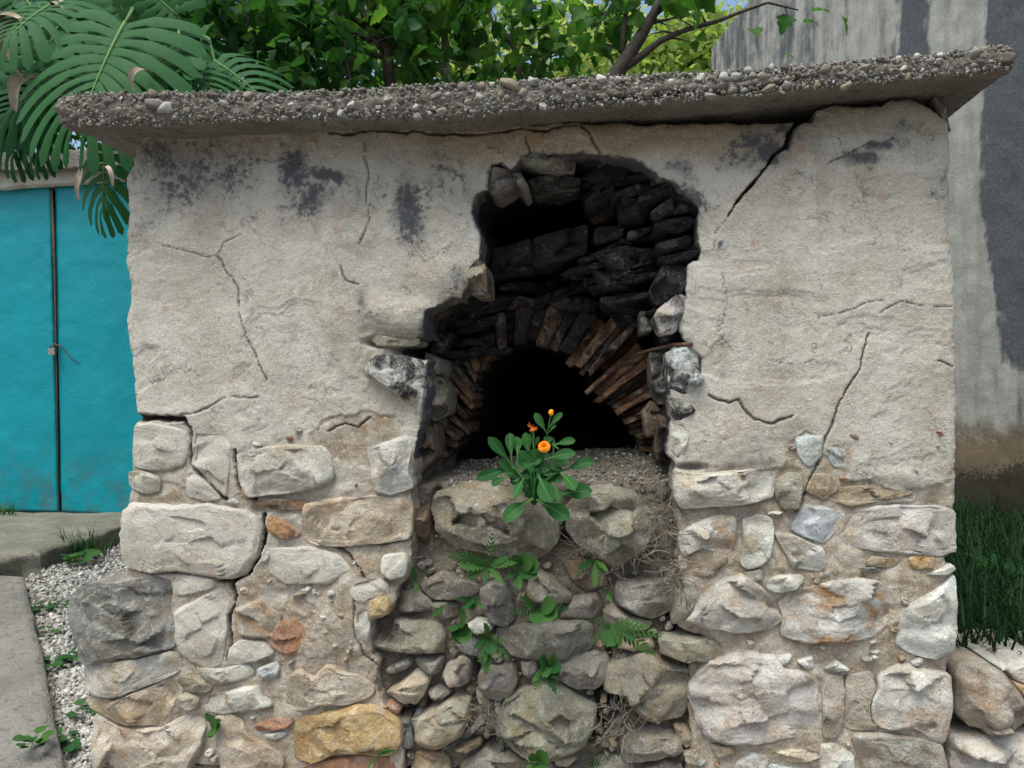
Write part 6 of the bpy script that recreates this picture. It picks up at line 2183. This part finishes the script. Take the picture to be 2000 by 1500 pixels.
for i, (a, b, w, ya, yb) in enumerate(MLV):
    A, B = at(*zz(*a), ya), at(*zz(*b), yb)
    L = np.linalg.norm(B - A)
    o = put("leaf", ML[i % 4], A, mg)
    wpx = 1.0 * w / 5.557 / 845.0
    orient(o, basis(B - A, np.array([rnd.uniform(-.35, .35), -1.0, .55])), (L, wpx / 0.47, L))
st = MB()
def zp(x, y, yy): return at(*zz(x, y), yy)
base = RP
for pts, r in [([base, zp(795,1000,-.06), zp(790,760,-.04), zp(790,480,-.02)], .0022), ([base, zp(880,900,-.04), zp(900,760,-.02), zp(940,480,.02), zp(972,300,.02)], .0022),
               ([base, zp(870,900,-.05), zp(890,760,-.06), zp(902,660,-.075)], .0022), ([base, zp(660,950,-.05), zp(560,830,-.03)], .0035), ([base, zp(900,1020,-.05), zp(1000,930,-.05), zp(1090,890,-.04)], .0035),
               ([base, zp(760,900,-.05), zp(690,760,-.03)], .003), ([base, zp(900,900,-.04), zp(1000,720,-.01), zp(1010,610,0)], .0028), ([base, zp(790,1150,-.06), zp(810,1000,-.06), zp(840,900,-.05)], .004)]:
    st.tube(pts, [r * 1.4, r * 1.15, r, r * .9, r * .8][:len(pts)], 6)
put("stems", st.mesh("stems", [M['marigold_leaf']], origin=RP), RP, mg)
def flower(x, y, yy, kind):
    P = zp(x, y, yy)
    b_ = MB()
    s = 1 / 5.557 / 845.0
    if kind == 'open':
        R = 68 * s
        for ring, (n, rr, zc) in enumerate([(20, 1.0, 0), (18, .80, .18), (14, .55, .32), (9, .3, .42)]):
            for k in range(n):
                t = 2 * math.pi * (k + .5 * (ring % 2)) / n
                c, s_ = math.cos(t), math.sin(t)
                w = 0.17
                pts = []
                for rad, ww, oy in ((0.05, .06, 0), (rr * .6, w, -.10 - zc * .5), (rr, w * .7, -.06 - zc)):
                    for sg in (-1, 1):
                        pts.append((R * (rad * c - sg * ww * s_), R * oy, R * (rad * s_ + sg * ww * c) * .93))
                b_.add([np.array(p) for p in pts], [(0, 1, 3, 2), (2, 3, 5, 4)])
        nm, mt = "flower", M['petal']
    elif kind == 'bud':
        R = 36 * s
        V = I2[0] * np.array([.88, .88, 1.1]) * R
        an = np.arctan2(V[:, 1], V[:, 0])
        V[:, :2] *= (1 + .10 * np.cos(an * 9))[:, None]
        b_.add(V, [tuple(f) for f in I2[1]])
        nm, mt = "flower_bud", M['petal']
    else:
        R = 80 * s
        for k in range(17):
            t = rnd.uniform(0, 2 * math.pi)
            el = rnd.uniform(-.3, .7)
            d = np.array([math.cos(t) * math.cos(el), -0.5 * abs(math.sin(t)) - .1, math.sin(el) * .9 + math.sin(t) * .35])
            q = [np.zeros(3), d * R * .5, d * R * rnd.uniform(.75, 1.05) + np.array([0, 0, R * .1])]
            b_.tube(q, [R * .05, R * .045, R * .012], 4)
        V = I2[0] * np.array([.30, .30, .36]) * R + np.array([0, 0, -.22 * R])
        b_.add(V, [tuple(f) for f in I2[1]])
        nm, mt = "flower", M['petal_wilted']
    o = put(nm, b_.mesh(nm, [mt]), P, mg)
    o["label"] = {'open': "round open orange marigold flower head", 'bud': "small closed orange marigold bud on the tallest stem", 'w': "ragged orange flower with thin curled petals"}[kind]
    c_ = MB()
    Rc = (50 if kind == 'open' else 30) * s
    if kind != 'open':
        c_.tube([P + np.array([0, 0.002, -R * (.55 if kind == 'w' else .7)]), P + np.array([0, 0.002, -R * (.55 if kind == 'w' else .7) - Rc * 1.4])], [Rc, Rc * .25], 8)
        put("calyx", c_.mesh("calyx", [M['marigold_leaf']], origin=P), P, o)
    else:
        c_.tube([P + np.array([0, .004, 0]), P + np.array([0, .012, -.004])], [Rc, Rc * .25], 8)
        put("calyx", c_.mesh("calyx", [M['marigold_leaf']], origin=P), P, o)
flower(905, 625, -.085, 'open')
flower(980, 255, .02, 'bud')
flower(782, 425, -.02, 'w')

# ================================================================== weeds in the joints
def fern_mesh(seed, n=9):
    r_ = np.random.RandomState(seed)
    V, Fc = [], []
    dr = .30
    for i in range(n):
        t = (i + .6) / n
        ln = .24 * math.sin(math.pi * (.15 + .80 * t)) * r_.uniform(.85, 1.1)
        for s in (-1, 1):
            a = math.radians(68 - 30 * t)
            x, z = t, -dr * t * t
            b = len(V)
            w = .052
            dx, dy = math.cos(a), math.sin(a) * s
            for (f, ww) in ((0, .5), (.45, 1.0), (.85, .75), (1.0, .1)):
                cx, cy = x + dx * ln * f, dy * ln * f
                zz_ = z - .18 * ln * f * f + .02
                V.append((cx - w * ww * .9, cy, zz_)); V.append((cx + w * ww * .9, cy + s * .0, zz_))
            for k in range(3):
                q = (b + 2 * k, b + 2 * k + 1, b + 2 * k + 3, b + 2 * k + 2)
                Fc.append(q if s > 0 else q[::-1])
    b = len(V)
    for i in range(7):
        t = i / 6
        V.append((t, -.012 * (1 - t) - .003, -dr * t * t + .012)); V.append((t, .012 * (1 - t) + .003, -dr * t * t + .012))
    for i in range(6):
        Fc.append((b + 2 * i, b + 2 * i + 2, b + 2 * i + 3, b + 2 * i + 1))
    return mesh_py("leaf", V, Fc, True, [M['weed_leaf']])
FERN = [fern_mesh(k, 8 + k) for k in range(3)]
SERR = [leaf_blade("leaf", [M['weed_leaf']], serr, .2, .3, .01, k, 22, False) for k in range(3)]
RND = [leaf_blade("leaf", [M['weed_leaf']], roundl, .15, .25, .01, k, 10, False) for k in range(3)]
KIND = dict(f=FERN, s=SERR, r=RND)
def weed(px, py, y, leaves, label, wmul=1.0, group=None):
    """leaves: list of (dx, dy pixel offsets of the tip, kind)"""
    A = at(px, py, y)
    root = thing("weed", A, label, "weed", group)
    for i, (dx, dy, k) in enumerate(leaves):
        sc_ = .72 if k == 'r' else .9
        B = at(px + dx * sc_, py + dy * sc_, y - .035 - .02 * rnd.random())
        L = np.linalg.norm(B - A)
        off = np.array([dx, 0, -dy]) * 0.00008 if k != 'r' else np.array([0, 0, 0])
        o = put("leaf", KIND[k][i % 3], A + off, root)
        orient(o, basis(B - A, np.array([rnd.uniform(-.4, .4), -1.0, .6])), (L, L * wmul * rnd.uniform(.85, 1.15), L))
    return root
YW = -0.005
weed(955, 1108, YW - .03, [(0,-58,'f'),(-55,-34,'f'),(-72,-26,'f'),(-40,8,'s'),(-44,18,'s'),(28,-22,'s'),(40,-14,'s'),(22,22,'s'),(-12,26,'s'),(-50,-6,'s')], "ferny weed with upright fronds just below the left sill boulder", 1.0)
weed(1016, 1112, YW - .03, [(-14,-28,'r'),(16,-30,'r'),(38,-16,'r'),(34,4,'r'),(0,30,'s'),(-8,42,'r'),(14,26,'r'),(-20,10,'s'),(24,-6,'s')], "rosette of broad leaves below the sill boulders, right of the ferny weed", 1.0)
weed(1162, 1094, YW - .02, [(-38,26,'f'),(10,42,'f'),(-8,-16,'f'),(22,12,'s'),(-24,10,'s'),(0,46,'s')], "weed with two drooping fronds under the right sill boulder", 1.0)
weed(1050, 1192, YW - .04, [(-46,0,'f'),(-20,-22,'s'),(30,-20,'r'),(52,-8,'f'),(24,10,'s'),(-4,22,'r'),(-24,14,'f'),(40,6,'r')], "weed spreading over the ledge above the wide grey rubble stone")
weed(898, 1218, YW - .03, [(0,-20,'r'),(-20,6,'r'),(10,18,'r'),(-14,34,'r'),(14,40,'r'),(-4,44,'r')], "small round-leaved weed left of the little white stone")
weed(952, 1245, YW - .03, [(-22,-14,'f'),(30,6,'f'),(22,30,'f'),(-24,16,'s'),(-8,44,'s'),(12,36,'r'),(-20,40,'f'),(-4,70,'s'),(4,-18,'s'),(36,36,'f')], "leafy fern-like weed hanging below the little white stone")
weed(1195, 1220, YW - .05, [(-36,-12,'f'),(-34,30,'f'),(20,34,'f'),(60,-4,'f'),(92,16,'f'),(86,56,'f'),(-8,50,'r'),(10,58,'r'),(44,24,'s')], "largest ferny weed spreading over the joints on the right of the rubble")
weed(1070, 1300, YW - .04, [(-12,-14,'r'),(14,-12,'s'),(-30,28,'s'),(22,20,'r'),(10,50,'s'),(-8,20,'r'),(24,2,'r'),(-20,40,'f')], "dark small-leaved weed above the largest rubble boulder")
weed(858, 1187, YW - .02, [(-14,-8,'f'),(12,-10,'f'),(0,16,'f'),(-10,10,'r')], "tiny weed on the left edge of the rubble, left of the grey flat stone")
weed(918, 1172, YW - .03, [(-18,-6,'s'),(18,-8,'f'),(6,14,'r'),(-10,10,'r'),(22,8,'s')], "tiny pale weed below the dry grass nest")
weed(810, 1135, YW, [(-6,-18,'s'),(8,-16,'f'),(2,14,'s')], "sprig of green in the corner beside the cream stone")
weed(1186, 1155, YW - .03, [(-14,-6,'f'),(10,-8,'f'),(4,12,'s')], "pale green sprig under the drooping fronds")
weed(1050, 1492, YW - .05, [(-14,-16,'r'),(12,-18,'r'),(0,14,'r'),(14,10,'r'),(-12,8,'r')], "dark green weed at the bottom edge below the largest rubble boulder")
weed(1165, 1492, YW - .04, [(-18,-8,'f'),(18,-10,'f'),(0,-16,'f'),(10,12,'f'),(-12,8,'f')], "bright green weed at the bottom edge, right of the largest boulder")
weed(412, 1418, -.005, [(-8,-14,'r'),(6,-12,'s'),(0,16,'r'),(8,8,'r')], "small weed in the joint beside the cream corner block")
weed(735, 1475, -.03, [(-22,26,'s'),(14,-14,'s'),(26,-10,'s'),(-6,20,'s')], "thin grass sprig hanging over the ochre boulder", .4)
# weeds on the gravel and the path
def gweed(px, py, r, n, label, kind='r', h=1.0, z=None):
    A = gz(px, py) if z is None else at_z(px, py, z)
    root = thing("weed", A, label, "weed")
    for i in range(n):
        t = 2 * math.pi * i / n + rnd.uniform(-.4, .4)
        L = r * rnd.uniform(.6, 1.2)
        d = np.array([math.cos(t), math.sin(t), rnd.uniform(.35, 1.1) * h])
        d /= np.linalg.norm(d)
        o = put("leaf", KIND[kind][i % 3], A + np.array([math.cos(t), math.sin(t), 0]) * .006 + np.array([0, 0, .006 * (i % 4)]), root)
        orient(o, basis(d, np.array([0, -.3, 1.0])), L)
    return root
gweed(66, 1456, .05, 12, "green weed growing on the concrete path slab", 'r', .7, z=0.12)
gweed(150, 1100, .10, 11, "clump of green weeds at the foot of the doorstep", 'r', .9)
gweed(72, 1092, .10, 6, "upright green weed standing before the doorstep edge", 's', 1.6)
gweed(100, 1302, .06, 8, "weed on the gravel beside the path edge, halfway down", 'r', .5)
gweed(88, 1190, .05, 7, "small weed at the far end of the path edge", 'r', .5)
gweed(148, 1288, .05, 7, "small weed touching the grey corner block", 'r', .7)
gweed(120, 1470, .06, 8, "weed at the nearest visible end of the path edge", 'r', .6)
gweed(162, 1395, .05, 7, "little weed between gravel and the tan corner stone", 'r', .6)
gweed(130, 1450, .05, 7, "weed in the middle of the gravel near the bottom", 'r', .5)
gweed(95, 1238, .035, 6, "tiny weed in the gravel below the path end", 'r', .5)
gweed(118, 1182, .035, 6, "tiny weed in the middle of the upper gravel", 'r', .5)
gweed(172, 1070, .08, 5, "yellow-green sprig by the step near the hut corner", 's', 1.5)
A_ = gz(165, 1088)
r_ = np.random.RandomState(3)
g_ = blades("grass_tuft", np.stack([A_[0] + r_.normal(0, .05, 90), A_[1] + r_.normal(0, .05, 90), np.full(90, A_[2])], -1), .08 + .12 * r_.rand(90), M['weed_leaf'], 4, .006, .7)
g_["kind"] = "thing"
tag(g_, "tuft of fresh green grass below the step beside the hut corner", "grass")
A_ = dhit(-5, 985, .1); A_[2] = STEPZ
g_ = blades("grass_tuft", np.stack([A_[0] + r_.normal(0, .05, 50), A_[1] + r_.normal(0, .03, 50), np.full(50, A_[2])], -1), .05 + .08 * r_.rand(50), M['weed_leaf'], 5, .006, .7)
g_["kind"] = "thing"
tag(g_, "small grass tuft at the foot of the turquoise door, far left", "grass")
# leafy weeds in the grass at the right
for (px, py, lab) in ((1950, 1110, "bright weed among the dark grass against the house wall"), (1985, 1225, "low weed in the grass above the retaining wall")):
    d = .9 if py < 1200 else .45
    A = at(px, py, d)
    root = thing("weed", A, lab, "weed")
    for i in range(9):
        t = 2 * math.pi * i / 9
        dd = np.array([math.cos(t), math.sin(t) * .6 - .2, rnd.uniform(.0, .6)])
        o = put("leaf", FERN[i % 3] if py < 1200 else RND[i % 3], A, root)
        orient(o, basis(dd, np.array([0, -.6, 1.0])), .10 if py < 1200 else .06)

# ================================================================== dry grass and roots in the joints
def dry(px, py, rx, ry, n, y, ln, label, down=.3, r0=.0009, seed=1):
    r_ = np.random.RandomState(seed)
    b_ = MB()
    O = at(px, py, y)
    for k in range(n):
        a, b = r_.normal(0, .45, 2)
        P = at(px + a * rx, py + b * ry, y - .01 - .02 * r_.rand())
        ang = r_.uniform(0, 2 * math.pi)
        d = np.array([math.cos(ang), -.25 * r_.rand(), math.sin(ang) - down])
        d /= np.linalg.norm(d)
        q = [P]
        L = ln * r_.uniform(.4, 1.2)
        for s in range(4):
            d = d + r_.normal(0, .35, 3) * np.array([1, .3, 1]); d /= np.linalg.norm(d)
            q.append(q[-1] + d * L / 4)
        rr = r0 * .72 * r_.uniform(.5, 1.4)
        b_.tube(q, [rr, rr, rr * .9, rr * .7, rr * .4], 4)
    o = put("dry_grass", b_.mesh("dry_grass", [M['dry_grass']], origin=O), O)
    tag(o, label, "dry grass")
dry(880, 1100, 44, 26, 60, .035, .05, "nest of dry grass under the left sill boulder", .2, .0008, 1)
dry(1296, 1010, 26, 60, 60, .03, .09, "tangle of dry roots right of the right sill boulder", .4, .0013, 2)
dry(1320, 1120, 22, 34, 26, .0, .07, "thick pale roots in the right corner below the tangle", .7, .0020, 3)
dry(1240, 1085, 40, 26, 36, .03, .08, "dry root strands running below the right sill boulder", .3, .0012, 4)
dry(945, 1390, 40, 34, 46, .0, .06, "dry twigs in the joint left of the largest rubble boulder", .2, .0012, 5)
dry(1205, 1410, 34, 46, 40, .0, .09, "dry stalks in the dark hollow right of the largest boulder", .2, .0014, 6)
dry(725, 1302, 14, 24, 26, -.015, .035, "tuft of dry roots on the left margin of the rubble", .5, .0009, 7)
dry(1130, 1080, 40, 24, 34, .03, .06, "dry strands between the two sill boulders", .3, .0010, 8)
dry(1010, 1160, 16, 26, 22, .02, .05, "few dry stalks beside the triangular stone", .7, .0009, 9)
dry(1350, 1475, 24, 18, 20, .0, .04, "dry grass wisp at the bottom, right edge of the rubble", .2, .0010, 10)
dry(780, 1240, 30, 16, 18, .0, .035, "dry wisps on the mossy flat stone", .1, .0007, 11)
